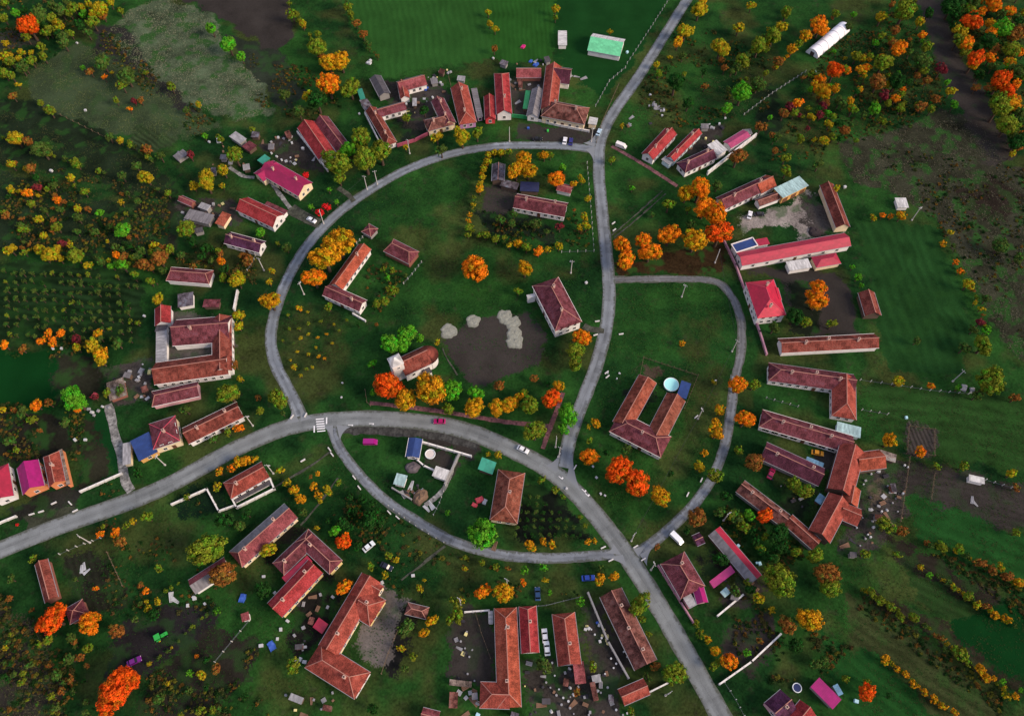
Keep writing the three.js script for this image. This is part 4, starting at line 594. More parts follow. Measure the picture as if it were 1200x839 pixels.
// ---------- vehicles ----------
const VM = { glass: new THREE.MeshPhysicalMaterial({ color: hex('#0e1216'), roughness: 0.08 }), tyre: mat('#15151a', 0.9), rim: mat('#a8aab0', 0.4, { metalness: 0.6 }), lamp: mat('#e8e6da', 0.3), tail: mat('#8c1416', 0.4) };
function extrude(pts, w, bev = 0.06) { const s = new THREE.Shape(pts.map((p) => new THREE.Vector2(p[0], p[1]))), G = new THREE.ExtrudeGeometry(s, { depth: w - 2 * bev, bevelEnabled: true, bevelThickness: bev, bevelSize: bev, bevelSegments: 2, curveSegments: 4 }); G.translate(0, 0, -(w - 2 * bev) / 2); return G; }
const CARG = { body: extrude([[-2.05, 0.35], [2.05, 0.35], [2.1, 0.7], [1.95, 0.88], [1.0, 0.98], [-1.75, 1.0], [-2.1, 0.85]], 1.74), cabin: extrude([[-1.7, 0.98], [1.0, 0.98], [0.35, 1.42], [-1.25, 1.44]], 1.5, 0.05), roof: extrude([[-1.22, 1.44], [0.32, 1.42], [0.28, 1.5], [-1.15, 1.52]], 1.42, 0.03), tyre: new THREE.TorusGeometry(0.25, 0.1, 8, 16), rim: new THREE.CylinderGeometry(0.2, 0.2, 0.16, 12).rotateX(Math.PI / 2), lamp: new RoundedBoxGeometry(0.08, 0.16, 0.36, 2, 0.03) };
const VANG = { body: extrude([[-2.4, 0.35], [2.4, 0.35], [2.45, 0.95], [1.9, 1.2], [1.35, 1.95], [-2.35, 2.0], [-2.45, 0.6]], 1.86), cabin: extrude([[1.32, 1.2], [1.9, 1.2], [1.42, 1.82], [1.3, 1.82]], 1.9, 0.03) };
function car(label, px, py, deg, color, kind = 'car', bed) {
  const [x, z] = g(px, py, 0.6), m = mat(color, 0.3, { metalness: 0.15 }), van = kind === 'van', root = thing(van ? 'parked_van' : 'car', label, van ? 'van' : 'car', x, z, deg * Math.PI / 180), G = van ? VANG : CARG, wb = van ? 1.55 : 1.28;
  part('body', G.body, m, root); part(van ? 'windscreen' : 'cabin_glass', G.cabin, VM.glass, root); if (!van) part('roof', CARG.roof, m, root);
  for (const sx of [-1, 1]) for (const sz of [-1, 1]) { const w = part('wheel', CARG.tyre, VM.tyre, root, sx * wb, 0.35, sz * 0.82); part('rim', CARG.rim, VM.rim, w); }
  for (const s of [-1, 1]) { const e = van ? 2.46 : 2.1; part('headlight', CARG.lamp, VM.lamp, root, e, 0.75, s * 0.62); part('tail_light', CARG.lamp, VM.tail, root, -e, 0.8, s * 0.62); }
  shadows(root); return root;
}
car('magenta red car driving on the main road past the church', 515, 494, 180, '#b01868');
car('white car driving on the main road towards the triangle', 613, 527, -28, '#eef2f4');
car('purple van parked on the grass near the zebra crossing', 434, 518.5, 0, '#9a1478', 'van');
car('white car parked on grass by the twin winged farmhouse', 432, 640.5, 42, '#e6eef2');
car('black car parked by the yellow shrubs on the grass', 453, 664, -25, '#1b2236');
car('blue car parked on grass under the yellow shrubs by the lane', 689.5, 677.5, 3, '#2a50b4');
car('dark blue car parked on grass north of the narrow white gabled house', 630, 696, 92, '#1f3f66');
car('white car in the alley beside the narrow white gabled house', 638.5, 745, 95, '#eef0f0');
car('second white car in the alley beside the violet and orange house', 641, 760, 95, '#e4e8ea');
car('black car parked on the northern ring lane', 630, 163, 2, '#16181c');
car('white car with blue neighbour parked below the large cream farmhouse', 662, 165, 80, '#f0f2f4');
car('dark blue car parked below the large cream farmhouse', 669, 166, 82, '#2f2f78');
car('pale blue car parked at the entry road junction', 702, 155, 68, '#b8d4e4');
car('white van parked at the lane by the magenta plum roadside house', 793, 631, -48, '#eef2f4', 'van');
car('orange yellow car in the yard of the arcaded farmhouse', 958.5, 531, -12, '#d89014');
car('purple car with pale roof in the dark south western field', 157, 775, 26, '#6a1478');
car('white car on the asphalt drive by the two red trees', 365, 258, -30, '#e2e8ec');
car('white car parked at the long maroon farmhouse yard', 879, 252, 70, '#eef0f2');
car('dark car in the yard of the long maroon farmhouse', 890, 251, 5, '#2a2a30');
car('white van parked behind the pink paving near the entry road', 728, 171, -28, '#e9e6e2', 'van');
car('crimson car in the garden of the long plum barn', 904, 555, 60, '#a01c4c');
{ // tractor
  const [x, z] = g(188, 746, 1), root = thing('tractor', 'bright green farm tractor on the dark field', 'tractor', x, z, 0.55), gm = mat('#25a03c', 0.45);
  part('hood', new RoundedBoxGeometry(2.1, 0.85, 0.95, 3, 0.12), gm, root, 1.1, 1.25, 0); part('chassis', new THREE.BoxGeometry(3.6, 0.4, 0.6), VM.tyre, root, 0.3, 0.75, 0);
  const cab = part('cab', new RoundedBoxGeometry(1.5, 1.5, 1.5, 3, 0.1), VM.glass, root, -0.7, 1.9, 0); part('cab_roof', new RoundedBoxGeometry(1.8, 0.22, 1.8, 3, 0.1), gm, cab, 0, 0.8, 0);
  for (const s of [-1, 1]) { const w = part('rear_wheel', new THREE.TorusGeometry(0.58, 0.26, 10, 20), VM.tyre, root, -0.8, 0.84, s * 1.0); part('rim', new THREE.CylinderGeometry(0.45, 0.45, 0.3, 14).rotateX(Math.PI / 2), mat('#d8c020', 0.5), w); const f = part('front_wheel', new THREE.TorusGeometry(0.34, 0.16, 8, 16), VM.tyre, root, 1.6, 0.5, s * 0.8); part('rim', CARG.rim, VM.rim, f); part('fender', new RoundedBoxGeometry(1.3, 0.12, 0.5, 2, 0.05), gm, root, -0.8, 1.75, s * 1.0); }
  part('exhaust', new THREE.CylinderGeometry(0.06, 0.06, 1), VM.tyre, root, 1.4, 2.1, 0.2);
}
// ---------- utility poles and wires ----------
const PG = { shaft: new THREE.CylinderGeometry(0.13, 0.2, 8.4, 8).translate(0, 4.2, 0), arm: new THREE.BoxGeometry(1.7, 0.14, 0.14), ins: new THREE.CylinderGeometry(0.06, 0.08, 0.24, 6), lamp: new THREE.BoxGeometry(0.9, 0.1, 0.14), foot: new THREE.CylinderGeometry(0.34, 0.38, 0.6, 8).translate(0, 0.25, 0) };
const PM = { con: plaster('#c2c0bc'), metal: mat('#8c8f92', 0.5), white: mat('#e8e8e4', 0.6) };
const poleAt = [[379, 262], [356, 345], [309, 317], [296, 499], [838, 308], [669, 320], [651, 524], [763, 668], [1117, 447], [1069, 258], [442, 216], [594, 686], [655, 535], [193, 545], [430, 222], [799, 348], [858, 412], [818, 491], [740, 634], [593, 740], [597, 166], [693, 166], [480, 180], [540, 708], [780, 815], [320, 555], [105, 636], [848, 610]];
poleAt.forEach(([px, py], i) => { const [x, z] = g(px, py), root = thing('utility_pole', `pale concrete utility pole near the ${near(x, z)}`, 'pole', x, z, H2(i, 3) * 3, 'utility poles along the lanes'); part('shaft', PG.shaft, PM.con, root); part('foot', PG.foot, PM.con, root); const arm = part('crossarm', PG.arm, PM.metal, root, 0, 7.9, 0); for (const s of [-0.7, 0, 0.7]) part('insulator', PG.ins, PM.white, arm, s, 0.18, 0); if (i % 2) part('lamp_arm', PG.lamp, PM.white, root, 0.5, 7.4, 0); });
function wire(label, a, b, h = 8.1) { const p = g(...a), q = g(...b), n = 12, pts = []; for (let k = 0; k <= n; k++) { const t = k / n; pts.push(V(p[0] + (q[0] - p[0]) * t, h - 1.0 * 4 * t * (1 - t), p[1] + (q[1] - p[1]) * t)); } const m = new THREE.Mesh(new THREE.TubeGeometry(new THREE.CatmullRomCurve3(pts), 16, 0.035, 4), mat('#20242a', 0.6)); m.name = numbered('power_line'); m.castShadow = true; tag(m, label, 'cable', 'overhead cables between the poles'); scene.add(m); }
wire('dark overhead cable from the U shaped farm to the main road', [818, 491], [740, 634]);
wire('dark overhead cable between the eastern lane and the U shaped farm', [858, 412], [818, 491]);
wire('dark overhead cable over the square lawn beside the scarlet roofed house', [838, 308], [858, 412]);
wire('dark overhead cable along the western ring lane', [356, 345], [309, 317]);
wire('dark overhead cable along the ring lane by the red trees', [379, 262], [430, 222]);
wire('dark overhead cable along the northern ring lane', [597, 166], [693, 166]);
// ---------- heaps, pools and yard things ----------
function lump(rx, ry, rz, seed, n = 20) { const G = new THREE.SphereGeometry(1, n, n >> 1, 0, Math.PI * 2, 0, Math.PI / 2), p = G.attributes.position; for (let i = 0; i < p.count; i++) { const x = p.getX(i), y = p.getY(i), z = p.getZ(i), a = Math.atan2(z, x), k = 0.62 + 0.76 * fbm(Math.cos(a) * 1.9 + seed * 7 + 10, Math.sin(a) * 1.4 + 10, 3); p.setXYZ(i, x * rx * k, y * ry * (0.45 + 1.1 * fbm(x * 4 + seed + 9, z * 4 + 9, 3)) - 0.03, z * rz * k); } G.computeVertexNormals(); return G; }
const gravelM = new THREE.MeshStandardMaterial({ map: dirtTex, color: hex('#c6cabf'), roughness: 1, bumpMap: dirtTex, bumpScale: 0.08 });
for (const [px, py, r, h, s, l] of [[525, 388, 2.9, 0.45, 1, 'round pale gravel heap on the grass nearest the church apse'], [555, 376, 2.6, 0.5, 2, 'round pale gravel heap at the edge of the dark plot'], [592, 371, 2.8, 0.6, 3, 'pale gravel heap at the top of the touching chain'], [600, 378, 3, 0.6, 4, 'second pale gravel heap in the touching chain'], [602, 391, 3, 0.6, 5, 'middle pale gravel heap in the touching chain, darker and lumpy'], [604, 401, 3.1, 0.6, 6, 'last pale gravel heap in the touching chain, farthest from the church']]) { const [x, z] = g(px, py); const m = part(numbered('gravel_heap'), lump(r * 1.08, h * 0.7, r * 1.08, s, 40), gravelM, scene, x, 0, z); tag(m, l, 'gravel heap', 'gravel heaps on the green'); }
landmarks.push([...g(580, 400), 'dark plot with gravel heaps']);
const strawM = new THREE.MeshStandardMaterial({ map: dirtTex, color: hex('#a88a72'), roughness: 1 });
{ const [x, z] = g(493, 582); tag(part(numbered('hay_heap'), lump(2.2, 1.6, 3.2, 8), strawM, scene, x, 0, z, -0.5), 'brown oval hay heap in the triangle yard', 'hay heap'); const [x2, z2] = g(484, 548); tag(part(numbered('rubble_heap'), lump(2.6, 1, 2.2, 9), new THREE.MeshStandardMaterial({ map: dirtTex, color: hex('#8b8088'), roughness: 1 }), scene, x2, 0, z2), 'grey rubble heap behind the blue roofed triangle house', 'rubble heap'); const [x3, z3] = g(955, 272); tag(part(numbered('manure_heap'), lump(3, 1.1, 2.4, 5), new THREE.MeshStandardMaterial({ map: dirtTex, color: hex('#4a3e44'), roughness: 1 }), scene, x3, 0, z3), 'dark manure heap in the pale gravel yard', 'heap'); }
function pool(px, py, r, h, wallC, inC, label) { const [x, z] = g(px, py, h), root = thing('pool', label, 'pool', x, z); part('pool_wall', new THREE.CylinderGeometry(r, r, h, 28, 1, true).translate(0, h / 2, 0), mat(wallC, 0.5, { side: THREE.DoubleSide }), root); part('rim', new THREE.TorusGeometry(r, 0.14, 8, 32).rotateX(Math.PI / 2), mat('#dfe8ea', 0.5), root, 0, h, 0); part('cover', new THREE.CylinderGeometry(r - 0.05, r - 0.05, 0.1, 28), mat(inC, 0.35), root, 0, h - 0.12, 0); }
pool(787, 450.5, 2.7, 1, '#4a8a94', '#a8f0ee', 'round turquoise covered pool in the U shaped farmyard');
pool(934.5, 806, 1.3, 0.7, '#9fb4c4', '#1c2858', 'small round pool with dark water near the cross roofed house');
for (const [px, py, r] of [[504, 532, 1.7]]) pool(px, py, r, 0.9, '#9a9690', '#cfc6c0', 'pale round well cover in the dark triangle courtyard');
// small yard things: barrels, crates, boards, pallets, tarpaulins
const YG = { barrel: mergeGeometries([new THREE.CylinderGeometry(0.36, 0.34, 0.95, 12).translate(0, 0.47, 0), new THREE.TorusGeometry(0.37, 0.03, 5, 12).rotateX(Math.PI / 2).translate(0, 0.3, 0), new THREE.TorusGeometry(0.37, 0.03, 5, 12).rotateX(Math.PI / 2).translate(0, 0.65, 0)]), crate: new RoundedBoxGeometry(1.3, 0.9, 1.0, 2, 0.06).translate(0, 0.45, 0), tank: new RoundedBoxGeometry(1.25, 1.1, 1.05, 2, 0.12).translate(0, 0.55, 0), sack: lump(0.7, 0.5, 0.5, 3, 12), boards: mergeGeometries([0, 1, 2, 3, 4].map((k) => new THREE.BoxGeometry(3.6, 0.09, 0.3).rotateY((k - 2) * 0.06).translate(0, 0.06 + 0.1 * (k >> 1), (k - 2) * 0.24))), pallet: mergeGeometries([...[0, 1, 2, 3, 4].map((k) => new THREE.BoxGeometry(1.6, 0.06, 0.22).translate(0, 0.28, (k - 2) * 0.3)), ...[-0.7, 0, 0.7].map((x) => new THREE.BoxGeometry(0.14, 0.25, 1.5).translate(x, 0.12, 0))]), tarp: (() => { const G = new THREE.BoxGeometry(2.6, 0.7, 1.8, 8, 2, 6).translate(0, 0.35, 0), p = G.attributes.position; for (let i = 0; i < p.count; i++) { const x = p.getX(i), y = p.getY(i), z = p.getZ(i); p.setXYZ(i, x * (1.15 - 0.25 * y) + 0.3 * (vn(x * 2 + 9, z * 2 + 3) - 0.5), y * (0.7 + 0.7 * vn(x * 1.6 + 40, z * 1.6)), z * (1.15 - 0.25 * y) + 0.3 * (vn(x * 2, z * 2 + 30) - 0.5)); } G.computeVertexNormals(); return G; })(), log: mergeGeometries([0, 1, 2, 3, 4, 5].map((k) => new THREE.CylinderGeometry(0.22, 0.22, 2.2, 8).rotateZ(Math.PI / 2).translate(0, 0.22 + (k > 2 ? 0.38 : 0), ((k % 3) - 1) * 0.44))) };
const YM = { w: mat('#b4b7ba', 0.7), g: mat('#8f9094', 0.8), b: mat('#3058b0', 0.6), c: mat('#a8d4e0', 0.6), r: mat('#b8404a', 0.7), n: mat('#7d6250', 0.9), k: mat('#3b3a40', 0.9), y: mat('#d8cf90', 0.8), v: mat('#5a3f80', 0.6), l: mat('#3cc050', 0.6), m: mat('#c01a70', 0.6) };
const CN = { w: 'white', g: 'grey', b: 'blue', c: 'pale blue', r: 'red', n: 'brown', k: 'black', y: 'cream', v: 'violet', l: 'bright green', m: 'pink' };
const WHAT = { barrel: ['barrel', 'upright barrel', 'barrel'], crate: ['crate', 'wooden crate', 'crate'], tank: ['water_tank', 'plastic water tank', 'tank'], sack: ['sack', 'bulging sack', 'sack'], boards: ['plank_stack', 'loose stack of planks', 'planks'], pallet: ['pallet', 'wooden pallet', 'pallet'], tarp: ['tarpaulin', 'tarpaulin draped over a heap', 'tarpaulin'], log: ['log_pile', 'stack of cut logs', 'logs'] };
function yard(kind, c, a, sc = 1) { for (let i = 0; i < a.length; i += 2) { const [x, z] = g(a[i], a[i + 1]), [n, d, cat] = WHAT[kind], l = `${CN[c]} ${d} near the ${near(x, z)}`; const m = part(numbered(n), YG[kind], YM[c], scene, x, 0, z, H2(Math.round(a[i] * 7), 5) * 6.3); m.scale.setScalar(sc * (0.65 + H2(i, 77) * 0.35)); tag(m, l, cat, l); } }
yard('tank', 'w', [843, 146, 850, 139, 990, 220, 1029, 553, 1030, 546, 100, 516, 88, 516, 60, 201, 90, 51, 169, 371, 265, 458, 506, 727, 448, 683, 484, 675, 687, 332, 62, 409, 72, 409, 697, 779, 700, 797, 725, 729]);
yard('tank', 'w', [100, 130, 120, 477, 108, 484, 355, 175, 341, 161, 245, 167, 326, 162, 434, 72, 421, 134, 578, 69, 762, 112, 776, 136, 778, 130, 480, 102, 507, 115, 703, 752, 702, 733, 686, 738, 690, 737]);
yard('barrel', 'w', [1021, 556, 1012, 568, 1033, 600, 1058, 579, 1060, 546, 1064, 548, 1017, 627, 1020, 630, 1000, 615, 1004, 619, 688, 737, 693, 738, 697, 744, 705, 748, 722, 778, 719, 783, 731, 764, 735, 770, 716, 772, 709, 790, 655, 808, 650, 792, 647, 777, 660, 818, 666, 822, 722, 832, 735, 836]);
yard('barrel', 'g', [640, 800, 645, 806, 652, 815, 658, 826, 668, 830, 690, 838, 704, 812, 712, 806, 715, 822, 730, 838, 742, 838, 545, 760, 550, 770, 540, 752, 548, 790, 556, 798, 1036, 620, 1026, 604, 1040, 570, 1046, 590, 1052, 600, 1008, 640, 1014, 632]);
yard('crate', 'g', [222, 258, 232, 262, 244, 264, 250, 240, 214, 250, 145, 448, 160, 446, 152, 436, 165, 440, 170, 450, 128, 478, 110, 487, 115, 482, 104, 480, 384, 712, 378, 752, 350, 780, 345, 745, 390, 700, 598, 94, 604, 98, 612, 94, 528, 85, 508, 92, 518, 100]);
yard('crate', 'w', [236, 258, 228, 257, 352, 773, 357, 776, 347, 776, 337, 728, 329, 738, 306, 757, 325, 749, 322, 695, 309, 676, 240, 708, 220, 710, 228, 702, 227, 700, 318, 180, 324, 184, 330, 188, 342, 168, 300, 160]);
yard('pallet', 'w', [335, 189, 340, 190, 345, 192, 1036, 582, 1048, 576, 497, 116, 490, 96, 538, 812, 546, 818, 551, 812, 560, 824]);
yard('boards', 'n', [478, 576, 485, 578, 600, 100, 555, 822, 580, 640, 545, 838, 1040, 605, 990, 640, 808, 174, 812, 168, 366, 700, 356, 838]);
yard('boards', 'w', [825, 150, 830, 146, 482, 569, 491, 577, 200, 700, 205, 704, 500, 596, 505, 592, 648, 250, 95, 667, 98, 664, 101, 670]);
yard('boards', 'g', [740, 138, 738, 146, 766, 122, 770, 126, 775, 128, 668, 88, 676, 90, 684, 92, 1143, 590, 1140, 586]);
yard('tarp', 'g', [768, 124, 776, 130, 270, 190, 209, 181, 1130, 455, 1140, 458, 165, 435, 240, 243, 835, 150]);
yard('tarp', 'b', [499, 104, 622, 72, 628, 76, 318, 757, 284, 701, 227, 253]);
yard('tarp', 'w', [432, 74, 568, 588, 256, 165]);
yard('tank', 'c', [865, 640, 887, 660, 890, 661, 560, 838, 735, 62, 1062, 490, 955, 85, 1003, 822]);
yard('tank', 'b', [619, 151, 700, 730]);
yard('tank', 'l', [642, 154]); yard('tarp', 'm', [613, 55, 905, 552]); yard('tarp', 'r', [110, 464, 556, 592, 562, 586]);
yard('log', 'n', [610, 105, 470, 740, 1044, 615, 1034, 590, 350, 700, 362, 720, 160, 465, 545, 806, 556, 810, 520, 108, 736, 148, 680, 800, 686, 826]);
yard('sack', 'y', [708, 738, 709, 742, 712, 746, 711, 750, 713, 754, 706, 745, 688, 734]); yard('sack', 'w', [1040, 598, 1030, 610, 1024, 618, 700, 810, 646, 834, 668, 806, 672, 814]);
yard('crate', 'w', [726, 438, 723, 444, 712, 437, 699, 560, 704, 579, 709, 581, 695, 547, 664, 573, 401, 449, 400, 466, 600, 575], 0.7);
{ // the crowded yards
  const q = rng(123), kinds = ['crate', 'barrel', 'boards', 'pallet', 'log', 'sack', 'crate', 'tank'], cols = 'gggnnkkwngnykkg';
  for (const [n, ...P] of [[34, 610, 775, 650, 772, 725, 792, 720, 838, 615, 838], [22, 1012, 556, 1062, 538, 1064, 602, 1036, 638, 990, 652, 1006, 606], [16, 205, 232, 280, 240, 276, 266, 215, 268], [16, 305, 165, 350, 155, 376, 192, 330, 192], [14, 112, 434, 178, 424, 178, 468, 134, 474], [10, 530, 720, 574, 735, 576, 798, 530, 796], [12, 440, 100, 500, 102, 520, 112, 500, 150, 478, 150], [10, 604, 92, 634, 92, 630, 132, 602, 134], [10, 345, 705, 380, 690, 378, 745, 348, 770], [8, 260, 165, 300, 185, 268, 205, 240, 190], [8, 800, 165, 845, 142, 848, 160, 812, 186], [8, 330, 800, 400, 812, 400, 836, 335, 836], [8, 520, 100, 528, 80, 505, 80, 500, 92], [6, 600, 68, 650, 66, 640, 78, 602, 80], [7, 465, 575, 500, 560, 500, 590, 480, 592], [6, 730, 120, 780, 120, 770, 145, 735, 150], [8, 860, 660, 895, 690, 860, 700, 840, 690], [6, 900, 560, 925, 570, 960, 600, 930, 600]]) {
    const pp = []; for (let i = 0; i < P.length; i += 2) pp.push([P[i], P[i + 1]]); const xs = pp.map((p) => p[0]), ys = pp.map((p) => p[1]);
    for (let k = 0, guard = 0; k < n && guard < 900; guard++) { const x = Math.min(...xs) + q() * (Math.max(...xs) - Math.min(...xs)), y = Math.min(...ys) + q() * (Math.max(...ys) - Math.min(...ys)); if (!inside(pp, x, y)) continue; k++; yard(kinds[Math.floor(q() * 8)], cols[Math.floor(q() * 15)], [x, y], 0.6 + q() * 0.5); }
  }
}
{ // short white culvert heads beside the lanes
  const cg = mergeGeometries([new THREE.BoxGeometry(1.7, 0.5, 0.3).translate(0, 0.25, 0), new THREE.BoxGeometry(1.8, 0.08, 0.4).translate(0, 0.54, 0)]);
  for (const [px, py, d] of [[707, 642, 25], [716, 657, 25], [745, 641, 30], [754, 656, 30], [674, 548, 60], [655, 534, 60], [342, 489, 60], [358, 487, 70], [389, 533, -50], [386, 527, -50], [456, 601, -45], [466, 607, -40], [37, 603, 20], [48, 600, 20], [63, 590, 30], [88, 599, 30], [82, 590, -40], [711, 437, 40], [712, 442, 40], [720, 270, 40], [719, 262, 40], [728, 392, 10], [698, 393, 20], [700, 377, 10], [806, 580, 60], [822, 563, 60], [415, 560, -50], [421, 572, -50], [355, 540, 35], [837, 447, 20], [816, 489, 40]]) { const [x, z] = g(px, py), l = `short white concrete culvert headwall beside the lane near the ${near(x, z)}`; tag(part(numbered('culvert_headwall'), cg, FM.white, scene, x, 0, z, d * Math.PI / 180), l, 'culvert', l); }
}
// ---------- trees ----------
function crownGeo(seed, nClump, nLeaf, leaf, tall = 0.9, lobes = 1) {
  const r = rng(seed), pos = [], nor = [], col = [], a = V(0, 0, 0), n = V(0, 0, 0), t1 = V(0, 0, 0), t2 = V(0, 0, 0), p = V(0, 0, 0), v = V(0, 0, 0), sub = [];
  for (let k = 0; k < lobes; k++) { const t = k * 6.283 / lobes + r(); sub.push(lobes === 1 ? [0, 0, 0, 1] : [Math.cos(t) * 0.34, (r() - 0.4) * 0.4, Math.sin(t) * 0.34, 0.72 + 0.16 * r()]); }
  for (let c = 0; c < nClump; c++) {
    const u = r() * 2 - 1, th = r() * 6.283, s = Math.sqrt(1 - u * u), dir = V(s * Math.cos(th), u * 0.85 + 0.12, s * Math.sin(th)), S = sub[c % lobes];
    const lob = 0.74 + 0.5 * fbm(dir.x * 1.8 + seed, dir.z * 1.8 + dir.y * 2 + 30, 3), rad = (c < nClump * 0.22 ? 0.2 + 0.35 * r() : 0.58 + 0.22 * r()) * lob * 1.12, cr = 0.11 + 0.15 * r();
    const cc = dir.clone().multiplyScalar(rad * S[3]).add(V(S[0], S[1], S[2])), cj = 0.66 + 0.56 * r(), green = r() < 0.3 ? 0.35 + 0.5 * r() : 0, hj = (r() - 0.5) * 0.4;
    for (let k = 0; k < nLeaf; k++) {
      const w = r() * 2 - 1, ph = r() * 6.283, q = Math.sqrt(1 - w * w); a.set(q * Math.cos(ph), w, q * Math.sin(ph)); if (a.dot(dir) < -0.25 && r() < 0.75) a.negate();
      p.copy(cc).addScaledVector(a, cr * (0.4 + 0.8 * r())); p.y *= tall;
      n.set(r() - 0.5, r() - 0.5, r() - 0.5).multiplyScalar(1.6).add(a).addScaledVector(dir, 0.5).normalize();
      t1.set(r() - 0.5, r() - 0.5, r() - 0.5).cross(n).normalize(); t2.crossVectors(n, t1);
      const sz = leaf * (0.6 + 0.8 * r()), l2 = sz * (0.6 + 0.3 * r()), j = cj * (0.72 + 0.56 * r()), h = hj + (r() - 0.5) * 0.4, C = [j * (1 + h * 0.25) * (1 - green * 0.6), j * (1 + h) * (1 + green * 0.35), j];
      for (const [x, y] of [[1.1, 0], [-0.7, 1], [-0.7, -1]]) { v.copy(p).addScaledVector(t1, sz * x).addScaledVector(t2, l2 * y); pos.push(v.x, v.y, v.z); nor.push(n.x, n.y, n.z); col.push(C[0], C[1], C[2]); }
    }
  }
  const G = new THREE.BufferGeometry(); G.setAttribute('position', new THREE.Float32BufferAttribute(pos, 3)); G.setAttribute('normal', new THREE.Float32BufferAttribute(nor, 3)); G.setAttribute('color', new THREE.Float32BufferAttribute(col, 3)); return G;
}
function trunkGeo(seed) { // a tapered trunk of unit height with limbs that fork into the crown
  const r = rng(seed), gs = [new THREE.CylinderGeometry(0.03, 0.055, 0.62, 7, 2).translate(0, 0.31, 0)];
  for (let k = 0; k < 6; k++) { const a = k * 1.047 + r(), l = 0.26 + 0.14 * r(), d = V(Math.cos(a) * 0.75, 0.8, Math.sin(a) * 0.75).normalize(), b = V(0, 0.32 + 0.05 * k, 0); const G = new THREE.CylinderGeometry(0.008, 0.022, l, 5).translate(0, l / 2, 0); G.applyQuaternion(new THREE.Quaternion().setFromUnitVectors(V(0, 1, 0), d)); G.translate(b.x, b.y, b.z); gs.push(G); }
  return mergeGeometries(gs.map((x) => x.index ? x.toNonIndexed() : x));
}
const CR = { big: [1, 2, 3, 4, 5, 6].map((s) => crownGeo(s * 11, 130, 48, 0.062, 0.9, s > 4 ? 2 : 1)), mid: [1, 2, 3, 4, 5, 6, 7].map((s) => crownGeo(s * 17 + 3, 72, 34, 0.085, 0.9, [1, 2, 1][s % 3])), low: [1, 2, 3, 4, 5, 6].map((s) => crownGeo(s * 23 + 5, 36, 25, 0.125, 0.9, [1, 2, 3][s % 3])), thin: [1, 2, 3, 4, 5].map((s) => crownGeo(s * 29 + 5, 26, 24, 0.11, 0.9, 2)) };
const TRK = [1, 2, 3].map((s) => trunkGeo(s * 5)), bark = mat('#4a3d34', 0.95);
const leafMat = (c) => new THREE.MeshPhysicalMaterial({ color: hex(c), vertexColors: true, roughness: 0.9, side: THREE.DoubleSide, specularIntensity: 0.12 });
const LM = { o: leafMat('#e67c18'), d: leafMat('#e45616'), y: leafMat('#ac921e'), l: leafMat('#727c22'), g: leafMat('#589624'), k: leafMat('#254a1c'), v: leafMat('#4c6029'), b: leafMat('#8f5a28'), r: leafMat('#7c2c34'), e: leafMat('#e0242a'), a: leafMat('#cc8c1a') };
const LN = { o: ['maple_tree', 'orange leaved maple'], d: ['cherry_tree', 'flaming red orange cherry tree'], y: ['birch_tree', 'golden yellow birch'], l: ['lime_tree', 'yellow green lime tree'], g: ['walnut_tree', 'fresh green walnut tree'], k: ['elder_tree', 'dark green elder tree'], v: ['willow_tree', 'dull olive willow'], b: ['pear_tree', 'rusty brown pear tree'], r: ['plum_tree', 'dark red plum tree'], e: ['sumac_tree', 'vivid scarlet sumac'], a: ['ash_tree', 'amber yellow ash tree'] };
for (const [x, y, l] of [[230, 60, 'pale speckled meadow'], [60, 30, 'dark patch by the golden thicket'], [100, 100, 'olive meadow'], [90, 350, 'orchard rows'], [40, 270, 'western garden rows'], [30, 440, 'dark green western plot'], [1040, 90, 'polytunnel orchard'], [1170, 80, 'eastern wood beyond the gully'], [1110, 40, 'dark gully'], [1150, 330, 'brown rough field'], [1080, 340, 'eastern meadow'], [1150, 500, 'eastern striped field'], [1140, 690, 'southern hedge strips'], [1060, 730, 'diagonal hedge row'], [1090, 800, 'golden diagonal row'], [1160, 780, 'dark green south eastern field'], [500, 30, 'broad northern field'], [650, 600, 'small dark orchard'], [30, 800, 'brown south western scrub'], [130, 680, 'brown vegetable plot'], [820, 90, 'rough northern garden'], [170, 250, 'striped vegetable patch'], [760, 400, 'square lawn by the dirt track'], [420, 470, 'lawn by the zebra crossing']]) landmarks.push([...g(x, y), l]);
let tn = 0;
function tree(px, py, rp, c, opt = {}) {
  const i = tn++, h1 = H2(i, 1), h2 = H2(i, 2), h3 = H2(i, 3);
  let [x, z] = g(px, py, 3); const dx = x, dy = 3 - DIST * CT, dz = z - DIST * ST, depth = Math.hypot(dx, dy, dz);
  const cosT = (-dy * CT - dz * ST) / depth, Rm = rp * depth * cosT / FOCAL * (rp < 9 ? 0.87 : 1.04), H = Math.max(1.2, Rm * (2.15 + 0.5 * h1)) + (opt.shrub ? 0 : 0.6);
  const cy = H - Rm * 0.88; [x, z] = g(px, py, cy + Rm * 0.15);
  const size = Rm < 1.3 ? 'tiny' : Rm < 2 ? 'small' : Rm < 2.9 ? 'middling' : Rm < 4 ? 'large' : 'broad';
  const [name, kind] = LN[c], at = near(x, z), label = `${size} ${opt.thin ? 'sparse ' : ''}${kind} near the ${at}`;
  const root = thing(opt.name ?? name, label, 'tree', x, z, h2 * 6.28, label);
  const set = opt.thin ? CR.thin : Rm > 3 ? CR.big : Rm > 1.55 ? CR.mid : CR.low, sx = 0.82 + 0.36 * h3;
  const tk = part('trunk', TRK[i % 3], bark, root); tk.scale.set(H, H, H);
  const cr = part('crown', set[Math.floor(H2(i, 9) * set.length)], LM[c], root, 0, cy, 0); cr.scale.set(Rm * sx, Rm * (0.95 + 0.2 * h1), Rm * (2.02 - sx) * 0.99);
}
const trees = (c, a, opt) => { for (let i = 0; i < a.length; i += 3) tree(a[i], a[i + 1], a[i + 2], c, opt); };
